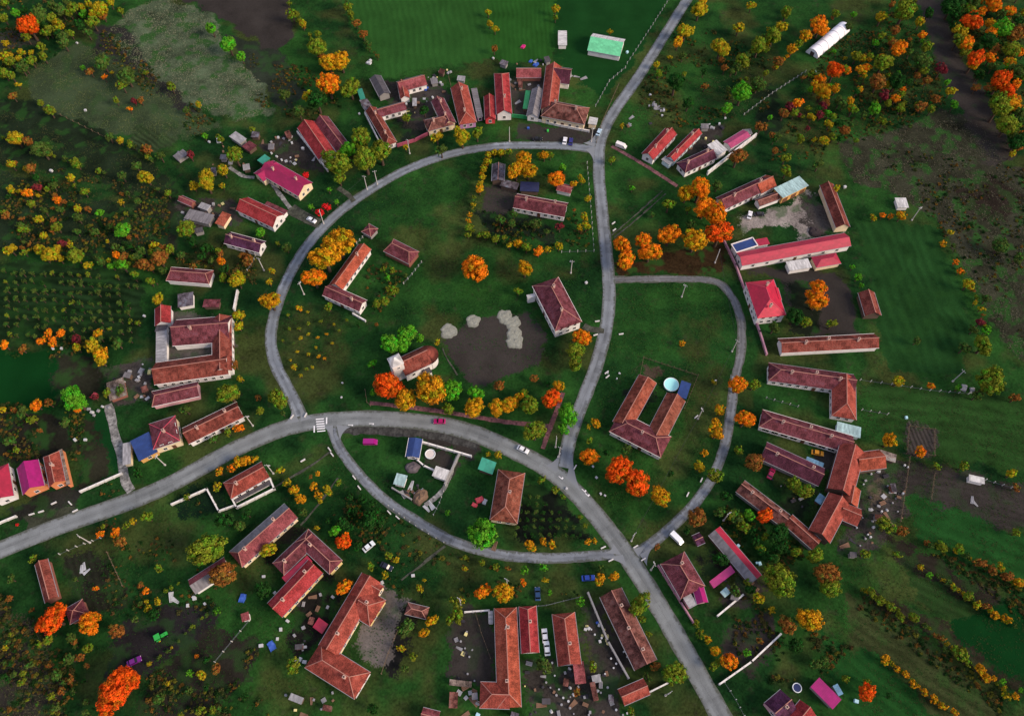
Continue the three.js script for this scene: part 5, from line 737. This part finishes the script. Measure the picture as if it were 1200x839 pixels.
// survey of crowns: x, y, radius
trees('d', [31, 28, 11, 979, 81, 10, 1145, 67, 10, 1175, 92, 11, 455, 451, 15, 725, 550, 15, 747, 565, 15, 647, 467, 11, 59, 726, 14, 136, 808, 20, 148, 795, 13, 126, 826, 12, 844, 272, 14, 402, 635, 9, 897, 604, 9, 46, 734, 8, 68, 716, 9, 1140, 24, 10, 1017, 811, 10]);
trees('o', [384, 97, 13, 962, 29, 11, 962, 92, 7, 994, 82, 6, 1055, 56, 9, 1162, 67, 8, 1134, 50, 9, 1192, 97, 8, 558, 312, 16, 367, 325, 12, 652, 209, 9, 730, 285, 10, 734, 304, 11, 754, 281, 9, 762, 294, 12, 785, 274, 12, 821, 220, 12, 826, 242, 12, 840, 250, 13, 690, 535, 10, 104, 730, 12, 112, 722, 7, 865, 450, 10, 874, 491, 10, 1079, 529, 8, 566, 693, 9, 455, 653, 3, 402, 688, 9, 31, 225, 7, 66, 234, 6, 135, 299, 6, 47, 399, 6, 61, 400, 7, 70, 390, 6, 56, 390, 6, 4, 404, 6, 41, 474, 8, 279, 502, 7, 117, 626, 6, 135, 624, 7, 170, 693, 5, 121, 90, 4, 151, 127, 4, 950, 136, 4, 1165, 3, 9, 405, 628, 6, 259, 306, 6, 614, 683, 5, 631, 294, 7, 682, 395, 10, 1092, 452, 5, 270, 549, 6, 935, 120, 8, 855, 776, 10, 1035, 252, 5, 1045, 253, 4, 1121, 307, 5, 1126, 317, 5, 960, 335, 9, 959, 352, 12, 950, 345, 7, 230, 769, 3, 112, 689, 4, 89, 479, 6]);
trees('a', [395, 281, 17, 380, 300, 16, 805, 225, 11, 505, 454, 18, 475, 468, 12, 556, 477, 11, 582, 477, 10, 598, 474, 10, 613, 185, 9, 605, 199, 10, 619, 199, 10, 316, 352, 11, 949, 725, 14, 774, 581, 11, 590, 694, 11, 844, 480, 8, 840, 495, 7, 840, 507, 9, 826, 531, 6, 344, 574, 7, 351, 584, 8, 367, 570, 6, 372, 555, 4, 373, 580, 6, 285, 540, 8, 278, 541, 7, 293, 538, 6, 257, 553, 6, 622, 639, 8, 637, 635, 6, 647, 638, 6, 689, 635, 5, 697, 634, 4, 704, 679, 8, 720, 675, 7, 506, 728, 8, 497, 741, 7, 385, 72, 10, 399, 70, 10, 824, 1, 6, 795, 48, 8, 1010, 81, 7, 965, 105, 9, 980, 104, 6, 955, 98, 6, 970, 112, 6, 1039, 773, 7, 1052, 784, 5, 1062, 790, 5, 1072, 801, 6, 1084, 811, 6, 1095, 819, 6, 1106, 828, 6, 1119, 835, 6, 1167, 721, 6, 1182, 726, 6, 1195, 683, 7, 1150, 785, 8, 1157, 795, 7, 1166, 795, 4, 1191, 816, 6, 698, 496, 7, 655, 451, 8, 615, 314, 9, 1057, 252, 7, 607, 285, 6, 672, 215, 5, 562, 221, 6, 1107, 285, 5, 1044, 516, 9, 350, 361, 5, 800, 402, 5, 1187, 122, 9, 607, 465, 7, 114, 390, 6, 116, 416, 9, 815, 280, 13, 945, 41, 8, 929, 57, 8, 830, 749, 5, 839, 763, 7, 638, 181, 6]);
trees('y', [68, 29, 8, 103, 4, 6, 116, 9, 9, 128, 2, 6, 24, 60, 5, 36, 61, 4, 21, 68, 5, 6, 66, 8, 5, 50, 5, 20, 98, 4, 130, 85, 3, 232, 122, 5, 17, 161, 9, 12, 192, 6, 82, 208, 6, 140, 164, 5, 170, 206, 9, 241, 206, 9, 261, 199, 8, 354, 27, 6, 360, 112, 8, 572, 14, 5, 574, 27, 5, 580, 33, 5, 512, 160, 8, 541, 160, 9, 475, 172, 4, 536, 152, 6, 651, 10, 6, 715, 37, 4, 820, 10, 9, 804, 35, 9, 785, 66, 4, 770, 75, 5, 881, 6, 6, 866, 32, 8, 845, 55, 10, 729, 147, 4, 680, 207, 4, 916, 30, 8, 1034, 19, 8, 1079, 25, 7, 1115, 106, 7, 972, 145, 6, 955, 164, 4, 967, 164, 7, 1130, 37, 8, 1187, 180, 5, 12, 221, 6, 21, 224, 4, 44, 229, 4, 90, 244, 6, 44, 256, 6, 46, 292, 8, 57, 297, 9, 52, 301, 6, 66, 292, 7, 68, 302, 6, 11, 292, 8, 81, 286, 5, 102, 310, 6, 180, 287, 6, 184, 349, 8, 226, 217, 7, 241, 214, 9, 260, 217, 4, 277, 327, 9, 279, 369, 8, 279, 382, 7, 89, 407, 6, 107, 404, 9, 319, 317, 5, 315, 330, 5, 512, 400, 5, 572, 189, 5, 566, 198, 5, 565, 207, 5, 563, 215, 5, 572, 181, 5, 579, 178, 5, 587, 178, 5, 633, 182, 5, 682, 211, 5, 689, 232, 5, 685, 254, 6, 687, 264, 6, 679, 266, 5, 655, 288, 6, 642, 292, 5, 597, 287, 5, 980, 221, 6, 1025, 255, 5, 1115, 271, 5, 1136, 332, 8, 1144, 355, 4, 1151, 361, 5, 2, 480, 5, 117, 422, 8, 281, 444, 5, 254, 570, 6, 300, 537, 4, 155, 611, 5, 314, 645, 9, 335, 565, 6, 328, 551, 6, 384, 574, 7, 375, 587, 4, 371, 618, 3, 344, 430, 5, 572, 532, 4, 584, 533, 6, 371, 619, 4, 690, 500, 4, 820, 546, 8, 837, 447, 4, 1054, 446, 8, 1187, 555, 7, 184, 705, 6, 171, 713, 5, 5, 759, 4, 235, 791, 7, 196, 801, 4, 464, 656, 5, 451, 673, 5, 491, 690, 6, 497, 680, 3, 545, 666, 4, 541, 704, 5, 470, 759, 6, 639, 680, 5, 905, 715, 6, 1080, 665, 5, 1146, 709, 6, 1175, 665, 6, 1180, 815, 6, 889, 701, 8]);
trees('l', [3, 20, 7, 58, 20, 7, 51, 38, 6, 107, 24, 8, 85, 8, 8, 80, 14, 6, 140, 12, 5, 46, 54, 7, 35, 70, 7, 12, 88, 6, 3, 85, 8, 49, 65, 6, 142, 99, 7, 135, 117, 5, 46, 120, 5, 57, 129, 8, 200, 101, 7, 170, 85, 4, 88, 190, 8, 152, 169, 5, 274, 180, 9, 257, 162, 6, 295, 151, 4, 342, 16, 8, 372, 39, 5, 371, 54, 10, 410, 102, 11, 407, 7, 6, 410, 15, 5, 422, 160, 12, 445, 175, 12, 427, 185, 13, 396, 190, 14, 382, 182, 8, 476, 137, 7, 559, 155, 8, 651, 20, 4, 772, 85, 6, 890, 52, 9, 872, 70, 9, 717, 187, 5, 922, 14, 8, 907, 41, 9, 980, 15, 6, 937, 51, 6, 1005, 65, 7, 1021, 65, 5, 1036, 72, 10, 1045, 46, 5, 1062, 10, 12, 1087, 54, 8, 1084, 82, 6, 1056, 127, 6, 1000, 127, 7, 977, 136, 5, 937, 165, 4, 977, 160, 6, 921, 184, 7, 922, 200, 8, 1004, 164, 4, 1036, 142, 5, 1187, 57, 9, 1174, 122, 13, 1182, 145, 12, 54, 221, 4, 4, 249, 5, 65, 265, 7, 30, 269, 5, 27, 295, 5, 87, 299, 9, 156, 301, 6, 175, 329, 6, 217, 267, 10, 196, 226, 5, 255, 294, 5, 260, 325, 6, 325, 285, 4, 385, 359, 6, 397, 208, 8, 460, 340, 8, 450, 353, 7, 441, 355, 6, 459, 316, 5, 449, 315, 4, 597, 178, 4, 645, 181, 5, 617, 289, 7, 591, 278, 4, 581, 279, 6, 569, 275, 6, 562, 275, 5, 549, 266, 6, 548, 274, 5, 784, 239, 8, 807, 245, 5, 607, 341, 6, 675, 410, 10, 945, 377, 8, 976, 379, 7, 1155, 404, 11, 37, 492, 7, 19, 527, 5, 124, 460, 6, 267, 460, 12, 266, 506, 6, 218, 583, 5, 147, 616, 5, 171, 606, 8, 120, 617, 4, 242, 643, 18, 396, 565, 5, 325, 467, 11, 304, 481, 6, 359, 432, 3, 525, 479, 8, 621, 474, 10, 614, 460, 6, 675, 425, 9, 691, 516, 5, 635, 562, 6, 651, 574, 6, 660, 582, 4, 680, 606, 4, 686, 616, 4, 884, 450, 8, 839, 556, 9, 866, 527, 6, 872, 617, 8, 932, 568, 9, 944, 575, 9, 867, 528, 6, 858, 603, 8, 874, 619, 8, 897, 628, 6, 1039, 614, 10, 1014, 649, 7, 1162, 447, 14, 1168, 438, 9, 1099, 546, 6, 1130, 546, 7, 1192, 624, 6, 37, 654, 6, 185, 666, 6, 102, 759, 7, 55, 750, 7, 26, 789, 5, 25, 800, 6, 59, 816, 6, 434, 664, 6, 455, 651, 6, 545, 653, 4, 565, 659, 5, 581, 664, 5, 531, 703, 6, 527, 726, 7, 536, 720, 9, 484, 770, 6, 344, 780, 9, 750, 706, 12, 752, 726, 6, 760, 743, 5, 791, 789, 13, 695, 781, 7, 816, 730, 5, 821, 744, 6, 836, 781, 6, 877, 683, 6, 739, 834, 6, 916, 681, 17, 974, 689, 11, 956, 651, 9, 1052, 650, 6, 1022, 695, 7, 1012, 691, 4, 1032, 704, 8, 1045, 711, 7, 1056, 723, 7, 1072, 723, 7, 1126, 766, 9, 1135, 776, 6, 1104, 640, 8, 1125, 643, 7, 1136, 698, 7, 1119, 690, 4, 992, 796, 6, 1016, 799, 5, 627, 505, 12]);
trees('g', [17, 15, 6, 97, 15, 6, 96, 79, 4, 247, 32, 8, 267, 51, 9, 282, 65, 7, 239, 159, 5, 407, 175, 9, 870, 107, 11, 852, 126, 8, 873, 100, 6, 1027, 50, 5, 1111, 96, 5, 1119, 122, 6, 1026, 127, 8, 903, 137, 4, 1182, 77, 6, 115, 249, 6, 142, 269, 9, 130, 311, 6, 142, 310, 8, 394, 236, 4, 364, 242, 5, 385, 222, 4, 305, 272, 7, 454, 325, 5, 477, 390, 11, 457, 402, 11, 472, 401, 10, 492, 396, 6, 741, 220, 4, 1000, 312, 4, 1006, 324, 6, 1010, 334, 4, 1157, 387, 7, 85, 467, 14, 436, 426, 6, 529, 457, 12, 557, 461, 9, 437, 460, 5, 565, 624, 17, 524, 601, 4, 666, 486, 12, 661, 502, 8, 879, 603, 8, 1124, 454, 5, 254, 716, 6, 614, 668, 6, 637, 665, 6, 644, 694, 4, 681, 705, 6, 1090, 674, 5, 1176, 799, 5, 1197, 809, 4, 393, 622, 8, 876, 765, 6, 1177, 32, 11, 222, 789, 6, 659, 196, 6]);
trees('k', [68, 39, 6, 92, 28, 8, 371, 116, 11, 497, 129, 7, 807, 120, 8, 792, 95, 10, 659, 199, 5, 1052, 94, 10, 1117, 5, 11, 1160, 47, 10, 419, 380, 4, 639, 204, 4, 624, 275, 4, 611, 274, 4, 932, 370, 10, 160, 554, 8, 262, 609, 10, 289, 602, 7, 307, 691, 10, 384, 610, 5, 407, 616, 8, 253, 716, 6, 425, 584, 7, 436, 590, 6, 410, 582, 6, 432, 610, 10, 400, 612, 8, 445, 612, 8, 711, 530, 5, 786, 555, 5, 914, 626, 12, 886, 633, 8, 180, 721, 8, 242, 773, 6, 436, 831, 8, 805, 622, 6, 845, 656, 9, 934, 756, 9, 1042, 816, 4, 642, 449, 4, 851, 581, 8, 915, 640, 9, 905, 655, 8, 893, 645, 7, 420, 640, 7, 418, 600, 7, 440, 600, 7, 410, 600, 6, 880, 690, 7, 240, 290, 8, 225, 282, 7, 262, 315, 7, 235, 300, 6, 1090, 14, 7, 1122, 30, 8, 1148, 86, 7]);
trees('v', [70, 12, 8, 60, 6, 7, 45, 15, 9, 73, 49, 8, 24, 79, 8, 119, 72, 9, 147, 88, 10, 217, 128, 5, 47, 174, 10, 127, 160, 6, 187, 182, 6, 159, 194, 7, 142, 205, 6, 350, 130, 8, 332, 110, 8, 432, 52, 4, 442, 66, 3, 517, 175, 8, 865, 78, 7, 889, 97, 9, 1082, 70, 10, 985, 117, 7, 960, 192, 7, 1067, 147, 4, 1150, 87, 6, 1195, 130, 8, 90, 255, 7, 110, 271, 6, 117, 306, 7, 190, 316, 6, 184, 221, 4, 247, 305, 5, 137, 402, 8, 335, 289, 7, 475, 322, 4, 554, 247, 4, 555, 235, 4, 602, 250, 6, 600, 261, 6, 627, 261, 8, 616, 263, 5, 586, 257, 7, 641, 271, 5, 810, 264, 8, 841, 217, 7, 765, 251, 4, 908, 383, 8, 1157, 350, 6, 1142, 386, 6, 1174, 287, 9, 1131, 407, 8, 1075, 399, 6, 1195, 302, 8, 25, 482, 8, 75, 495, 7, 10, 517, 8, 139, 457, 7, 217, 480, 7, 249, 515, 6, 280, 616, 8, 355, 600, 6, 331, 484, 4, 735, 526, 7, 845, 600, 8, 860, 602, 8, 923, 565, 6, 1147, 462, 8, 12, 679, 6, 65, 791, 8, 64, 829, 7, 185, 819, 8, 80, 773, 8, 130, 789, 6, 475, 736, 10, 474, 784, 6, 705, 666, 5, 637, 779, 10, 759, 794, 6, 862, 693, 8, 967, 776, 8, 957, 779, 8, 1085, 733, 5, 1109, 761, 6, 1092, 639, 5, 1134, 651, 5, 221, 809, 6, 87, 679, 4, 157, 726, 5]);
trees('b', [120, 18, 6, 14, 112, 6, 105, 83, 6, 164, 117, 5, 31, 165, 7, 34, 197, 7, 171, 175, 8, 417, 26, 6, 425, 39, 6, 579, 56, 5, 892, 147, 8, 865, 182, 9, 912, 71, 7, 1050, 34, 7, 1030, 95, 9, 1081, 124, 8, 1097, 115, 7, 919, 132, 7, 909, 176, 5, 991, 152, 7, 1192, 170, 8, 1145, 102, 6, 74, 236, 4, 102, 245, 5, 24, 256, 4, 190, 290, 6, 185, 302, 9, 167, 309, 8, 290, 305, 8, 25, 409, 6, 441, 380, 3, 56, 472, 6, 16, 480, 5, 46, 504, 4, 275, 427, 6, 260, 673, 14, 364, 559, 3, 302, 466, 5, 420, 602, 6, 585, 452, 8, 626, 443, 6, 884, 540, 10, 817, 605, 11, 883, 542, 9, 1058, 622, 8, 1191, 466, 7, 1192, 571, 6, 135, 739, 9, 164, 686, 5, 36, 715, 4, 56, 780, 4, 71, 810, 6, 252, 784, 7, 10, 701, 5, 140, 634, 8, 595, 666, 4, 769, 781, 7, 676, 811, 6, 771, 641, 5, 891, 751, 5, 970, 671, 13, 924, 731, 10, 1105, 748, 5, 1150, 660, 8, 1165, 668, 7, 1182, 675, 8, 1156, 711, 6, 673, 246, 3]);
trees('r', [156, 118, 5, 222, 181, 6, 1104, 80, 8, 1037, 111, 8, 926, 125, 7, 937, 135, 4, 965, 124, 6, 962, 134, 6, 947, 150, 4, 42, 219, 6, 72, 285, 6, 89, 397, 7, 656, 265, 6, 1150, 377, 6, 110, 465, 5]);
trees('e', [382, 242, 6, 374, 249, 6, 19, 615, 2.5, 358, 205, 5]);
{ // young trees on the western lawn, orchard rows, and thickets
  const q = rng(41), pick = (s) => s[Math.floor(q() * s.length)];
  for (const [x, y] of [[337, 369], [339, 385], [350, 385], [361, 379], [360, 365], [352, 396], [344, 402], [361, 391], [370, 407], [361, 415], [331, 399], [389, 402], [397, 387], [382, 391], [373, 417], [391, 380], [406, 375], [348, 412], [375, 376], [380, 420], [340, 422], [366, 430], [352, 440], [372, 395]]) tree(x, y, 2.2 + q() * 0.9, pick('aylyv'), { name: 'sapling' });
  for (let r = 0; r < 8; r++) for (let k = 0; k < 15; k++) { const x = 4 + k * 11 + r * 0.6 + (q() - 0.5) * 4, y = 318 + r * 10.5 + k * 0.5 + (q() - 0.5) * 3.4; if (x > 160 || q() < 0.14) continue; tree(x, y, 3.2 + q() * q() * 3, pick('vvvvvklv'), { thin: true, name: 'orchard_tree' }); }
  for (let r = 0; r < 6; r++) for (let k = 0; k < 9; k++) { const x = 611 + k * 9.5 - r * 1.2 + (q() - 0.5) * 1.5, y = 582 + r * 9 + (q() - 0.5) * 1.5; if (x > 636 + r * 11 || x > 690) continue; tree(x, y, 3.3 + q(), pick('vvk'), { thin: true, name: 'orchard_tree' }); }
  const fill = (P, n, cs, r0, r1) => { const xs = P.filter((_, i) => i % 2 === 0), ys = P.filter((_, i) => i % 2), pp = xs.map((x, i) => [x, ys[i]]); let k = 0, guard = 0; while (k < n && guard++ < 9000) { const x = Math.min(...xs) + q() * (Math.max(...xs) - Math.min(...xs)), y = Math.min(...ys) + q() * (Math.max(...ys) - Math.min(...ys)); if (!inside(pp, x, y)) continue; const gp = g(x, y, 1); if (blocked(gp[0], gp[1], 1.5)) continue; k++; tree(x, y, r0 + q() * (r1 - r0), pick(cs)); } };
  fill([1110, -8, 1205, -8, 1205, 185, 1185, 170, 1150, 95, 1120, 40], 62, 'oolyvbakd', 5, 9.5);
  fill([1010, 0, 1075, 0, 1095, 70, 1110, 125, 1010, 150, 960, 175, 905, 185, 905, 130, 960, 70], 84, 'lyvbkvgoal', 3, 6.5);
  fill([0, 185, 150, 225, 200, 265, 190, 300, 60, 285, 0, 290], 40, 'vvbylk', 3, 6);
  fill([130, 285, 200, 290, 200, 330, 170, 330, 100, 310], 14, 'vbvlk', 4, 7);
  fill([0, 0, 130, 0, 100, 40, 50, 70, 0, 95], 22, 'lvyvlk', 4, 8);
  fill([790, 60, 900, 60, 900, 110, 860, 130, 800, 110], 14, 'vvlkb', 3, 6);
  fill([215, 275, 300, 295, 300, 330, 260, 340, 210, 305], 14, 'vkvb', 3, 6);
  fill([0, 730, 90, 745, 120, 839, 0, 839], 26, 'vvlbk', 3, 7);
  fill([270, 785, 300, 770, 330, 820, 300, 839, 200, 839, 215, 820], 8, 'vlk', 4, 7);
  fill([880, 590, 940, 620, 950, 650, 900, 690, 860, 660, 850, 600], 10, 'klvk', 5, 8);
}
{ // continuous hedges and shrub rows
  const q = rng(777);
  const hedge = (cs, r, gap, a) => { for (let i = 2; i < a.length; i += 2) { const L = Math.hypot(a[i] - a[i - 2], a[i + 1] - a[i - 1]), n = Math.max(1, Math.round(L / gap)); for (let k = 0; k < n; k++) { if (q() < 0.1) continue; const t = (k + q() * 0.7) / n; tree(a[i - 2] + (a[i] - a[i - 2]) * t + (q() - 0.5) * 2.5, a[i - 1] + (a[i + 1] - a[i - 1]) * t + (q() - 0.5) * 2.5, r * (0.7 + 0.6 * q()), cs[Math.floor(q() * cs.length)], { name: 'hedge_shrub', shrub: true }); } } };
  hedge('yyal', 3.6, 5, [598, 177, 574, 180, 566, 198, 561, 224]); hedge('lyva', 3.4, 6, [556, 230, 548, 268, 565, 276, 600, 285, 640, 294, 656, 286]);
  hedge('llvby', 4, 9, [1012, 690, 1050, 714, 1088, 735, 1130, 770, 1160, 795, 1199, 824]); hedge('lbvvy', 4, 9, [1085, 636, 1120, 645, 1160, 668, 1200, 688]); hedge('lvyv', 3.8, 9, [1095, 672, 1130, 695, 1165, 718, 1195, 735]);
  hedge('aayl', 3.4, 8, [1038, 772, 1062, 790, 1095, 819, 1122, 838]);
  hedge('ylvvb', 4, 9, [-5, 290, 40, 292, 90, 300, 140, 306, 165, 312]); hedge('lbv', 4, 8, [338, 4, 355, 30, 372, 55, 386, 85]); hedge('vbl', 3, 7, [404, 2, 416, 26, 432, 54, 446, 72]);
  hedge('lyv', 4, 8, [895, 62, 912, 35, 930, 5]); hedge('yabl', 4, 8, [905, 82, 940, 48, 985, 12]); hedge('lvy', 4, 8, [858, 84, 880, 62, 905, 30]);
  hedge('lvby', 3.6, 9, [150, 165, 175, 185, 200, 200]); hedge('vlvy', 3.8, 10, [0, 160, 50, 178, 90, 192, 130, 205]);
  hedge('lyvb', 3.2, 8, [815, 726, 830, 752, 845, 785]); hedge('ylv', 3.2, 10, [150, 715, 190, 695, 215, 680]); hedge('vly', 3, 9, [165, 785, 200, 760, 245, 715]);
  hedge('vbly', 3.2, 9, [1112, 272, 1128, 318, 1148, 352, 1158, 390]); hedge('vlk', 3, 9, [0, 478, 40, 480, 75, 470]);
}
// ---------- rough grass and weeds: nobody could count them ----------
{
  const q = rng(99), tg = (() => { const pos = []; const r = rng(5); for (let k = 0; k < 9; k++) { const a = r() * 6.28, l = 0.5 + 0.5 * r(), w = 0.1, x = (r() - 0.5) * 0.5, z = (r() - 0.5) * 0.5, tx = Math.cos(a), tz = Math.sin(a); pos.push(x - tz * w, 0, z + tx * w, x + tz * w, 0, z - tx * w, x + tx * l * 0.7, l * 0.8, z + tz * l * 0.7); } const G = new THREE.BufferGeometry(); G.setAttribute('position', new THREE.Float32BufferAttribute(pos, 3)); G.computeVertexNormals(); return G; })();
  const zones = [[[980, 168, 1065, 148, 1112, 128, 1152, 150, 1180, 195, 1215, 205, 1215, 430, 1190, 420, 1145, 345, 1105, 262, 1040, 222, 1000, 215], 15000, ['#6e6a58', '#4d5038', '#7f7a66', '#3d4a2c']], [[125, 38, 150, 12, 190, -5, 245, 15, 268, 60, 305, 95, 318, 130, 280, 142, 235, 128, 190, 98, 150, 72], 9000, ['#858c70', '#6a765a', '#4c5a3c', '#8f8f78']], [[22, 86, 88, 48, 150, 72, 232, 128, 262, 150, 200, 166, 120, 152, 40, 118], 8000, ['#5a6a40', '#6c7450', '#44582e']], [[-20, 690, 50, 735, 75, 845, -20, 845], 4000, ['#4e4a3c', '#5c5a44', '#3b4a2a']], [[790, 40, 905, 70, 900, 130, 800, 150, 730, 150, 745, 110], 6000, ['#3b4a2a', '#5a5a40', '#2f4a22']], [[960, 60, 1075, 0, 1110, 125, 960, 180, 900, 190], 8000, ['#4e4a34', '#3b4a2a', '#6a5a38']], [[-20, 120, 200, 200, 200, 300, -20, 290], 9000, ['#3b4a2a', '#2f4420', '#55583a']], [[340, 190, 700, 180, 690, 420, 640, 440, 420, 440, 330, 400], 9000, ['#2c5a24', '#356428', '#24501e']], [[720, 330, 860, 335, 850, 520, 760, 640, 690, 570, 705, 430], 7000, ['#2c5a24', '#356428', '#4a5a30']], [[1000, 440, 1215, 470, 1215, 840, 960, 840, 960, 720], 12000, ['#2c5424', '#3c4a2a', '#4a5030']], [[200, 560, 400, 520, 560, 640, 560, 700, 340, 839, 120, 839, 40, 640], 12000, ['#2c5424', '#3c4a2a', '#24501e']]];
  let n = 0; for (const z of zones) n += z[1];
  const im = new THREE.InstancedMesh(tg, new THREE.MeshPhysicalMaterial({ roughness: 1, specularIntensity: 0.08, side: THREE.DoubleSide }), n), m4 = new THREE.Matrix4(), qq = new THREE.Quaternion(), up = V(0, 1, 0), C = new THREE.Color(); let i = 0;
  for (const [a, cnt, cols] of zones) {
    const P = poly(a), x0 = Math.min(...P.map((p) => p[0])), x1 = Math.max(...P.map((p) => p[0])), z0 = Math.min(...P.map((p) => p[1])), z1 = Math.max(...P.map((p) => p[1]));
    for (let k = 0; k < cnt;) { const x = x0 + q() * (x1 - x0), z = z0 + q() * (z1 - z0); if (!inside(P, x, z)) continue; k++; if (blocked(x, z)) continue; const dens = fbm(x / 6, z / 6 + 70, 3), s = dens < 0.45 && q() < 0.8 ? 0.12 : 0.25 + q() * 0.55 * dens; qq.setFromAxisAngle(up, q() * 6.28); m4.compose(V(x, 0, z), qq, V(s, s * (0.7 + q() * 0.5), s)); im.setMatrixAt(i, m4); C.set(cols[Math.floor(q() * cols.length)]); im.setColorAt(i, C); i++; }
  }
  im.count = i; im.name = 'grass_tufts'; tag(im, 'rough tufted grass and weeds over lawns, meadows and fallow fields', 'grass', null, 'stuff'); im.receiveShadow = im.castShadow = true; scene.add(im);
}
{ // low undergrowth in the gardens, hedge bottoms and thickets
  const q = rng(321), zones = [[[-20, 180, 200, 225, 200, 300, -20, 292], 1300], [[0, 0, 135, 0, 100, 45, 50, 75, -10, 100], 500], [[120, 30, 200, 100, 260, 150, 230, 165, 150, 90, 115, 60], 350], [[960, 60, 1075, 0, 1112, 128, 960, 185, 900, 190], 1300], [[1110, -8, 1215, -8, 1215, 190, 1150, 95], 700], [[790, 20, 905, 60, 900, 130, 800, 150, 745, 120], 600], [[-10, 690, 60, 735, 120, 845, -10, 845], 600], [[170, 790, 300, 760, 340, 839, 170, 839], 250], [[215, 270, 300, 295, 300, 335, 205, 310], 350], [[850, 590, 950, 640, 900, 700, 840, 650], 350], [[1000, 690, 1215, 830, 1215, 845, 1180, 845, 1000, 710], 250], [[1080, 640, 1215, 690, 1215, 740], 200], [[1020, 170, 1215, 200, 1215, 420], 500], [[100, 560, 250, 590, 260, 720, 120, 720], 250], [[380, 570, 460, 590, 450, 640, 380, 640], 200], [[610, 260, 690, 250, 690, 295, 560, 280, 555, 240], 220], [[290, 60, 360, 80, 420, 140, 340, 150, 300, 120], 350], [[0, 470, 100, 480, 95, 540, 0, 540], 300], [[460, 600, 560, 640, 690, 660, 680, 700, 420, 700], 160], [[430, 300, 480, 320, 450, 370, 430, 360], 120], [[860, 690, 930, 730, 1000, 760, 960, 800, 860, 800], 220], [[0, 400, 120, 400, 120, 420, 0, 420], 90]];
  let n = 0; for (const z of zones) n += z[1];
  const bush = crownGeo(777, 18, 20, 0.19, 0.8, 2); bush.deleteAttribute('color'); bush.translate(0, 0.5, 0);
  const im = new THREE.InstancedMesh(bush, new THREE.MeshPhysicalMaterial({ roughness: 1, specularIntensity: 0.1, side: THREE.DoubleSide }), n), m4 = new THREE.Matrix4(), qq = new THREE.Quaternion(), up = V(0, 1, 0), C = new THREE.Color(), cols = ['#24421c', '#2f4a22', '#3f4a26', '#4a4a2a', '#55502c', '#5c4a2c', '#1f3a1a', '#6a6a28', '#7a5a28']; let i = 0;
  for (const [a, cnt] of zones) {
    const P = poly(a), x0 = Math.min(...P.map((p) => p[0])), x1 = Math.max(...P.map((p) => p[0])), z0 = Math.min(...P.map((p) => p[1])), z1 = Math.max(...P.map((p) => p[1]));
    for (let k = 0, guard = 0; k < cnt && guard < cnt * 60; guard++) { const x = x0 + q() * (x1 - x0), z = z0 + q() * (z1 - z0); if (!inside(P, x, z) || fbm(x / 9 + 5, z / 9, 3) < 0.46 + 0.1 * q()) continue; k++; if (blocked(x, z, 0.6)) continue; const s = 0.35 + 0.75 * q() * q(); qq.setFromAxisAngle(up, q() * 6.28); m4.compose(V(x, 0, z), qq, V(s, s * (0.7 + q() * 0.5), s)); im.setMatrixAt(i, m4); C.set(cols[Math.floor(q() * cols.length)]); im.setColorAt(i, C); i++; }
  }
  im.count = i; im.name = 'undergrowth'; tag(im, 'low dark bushes and weeds covering gardens, thickets and fallow ground', 'undergrowth', null, 'stuff'); im.receiveShadow = im.castShadow = true; scene.add(im);
}
console.log('trees', tn, 'tops', scene.children.length);
renderer.render(scene, camera);
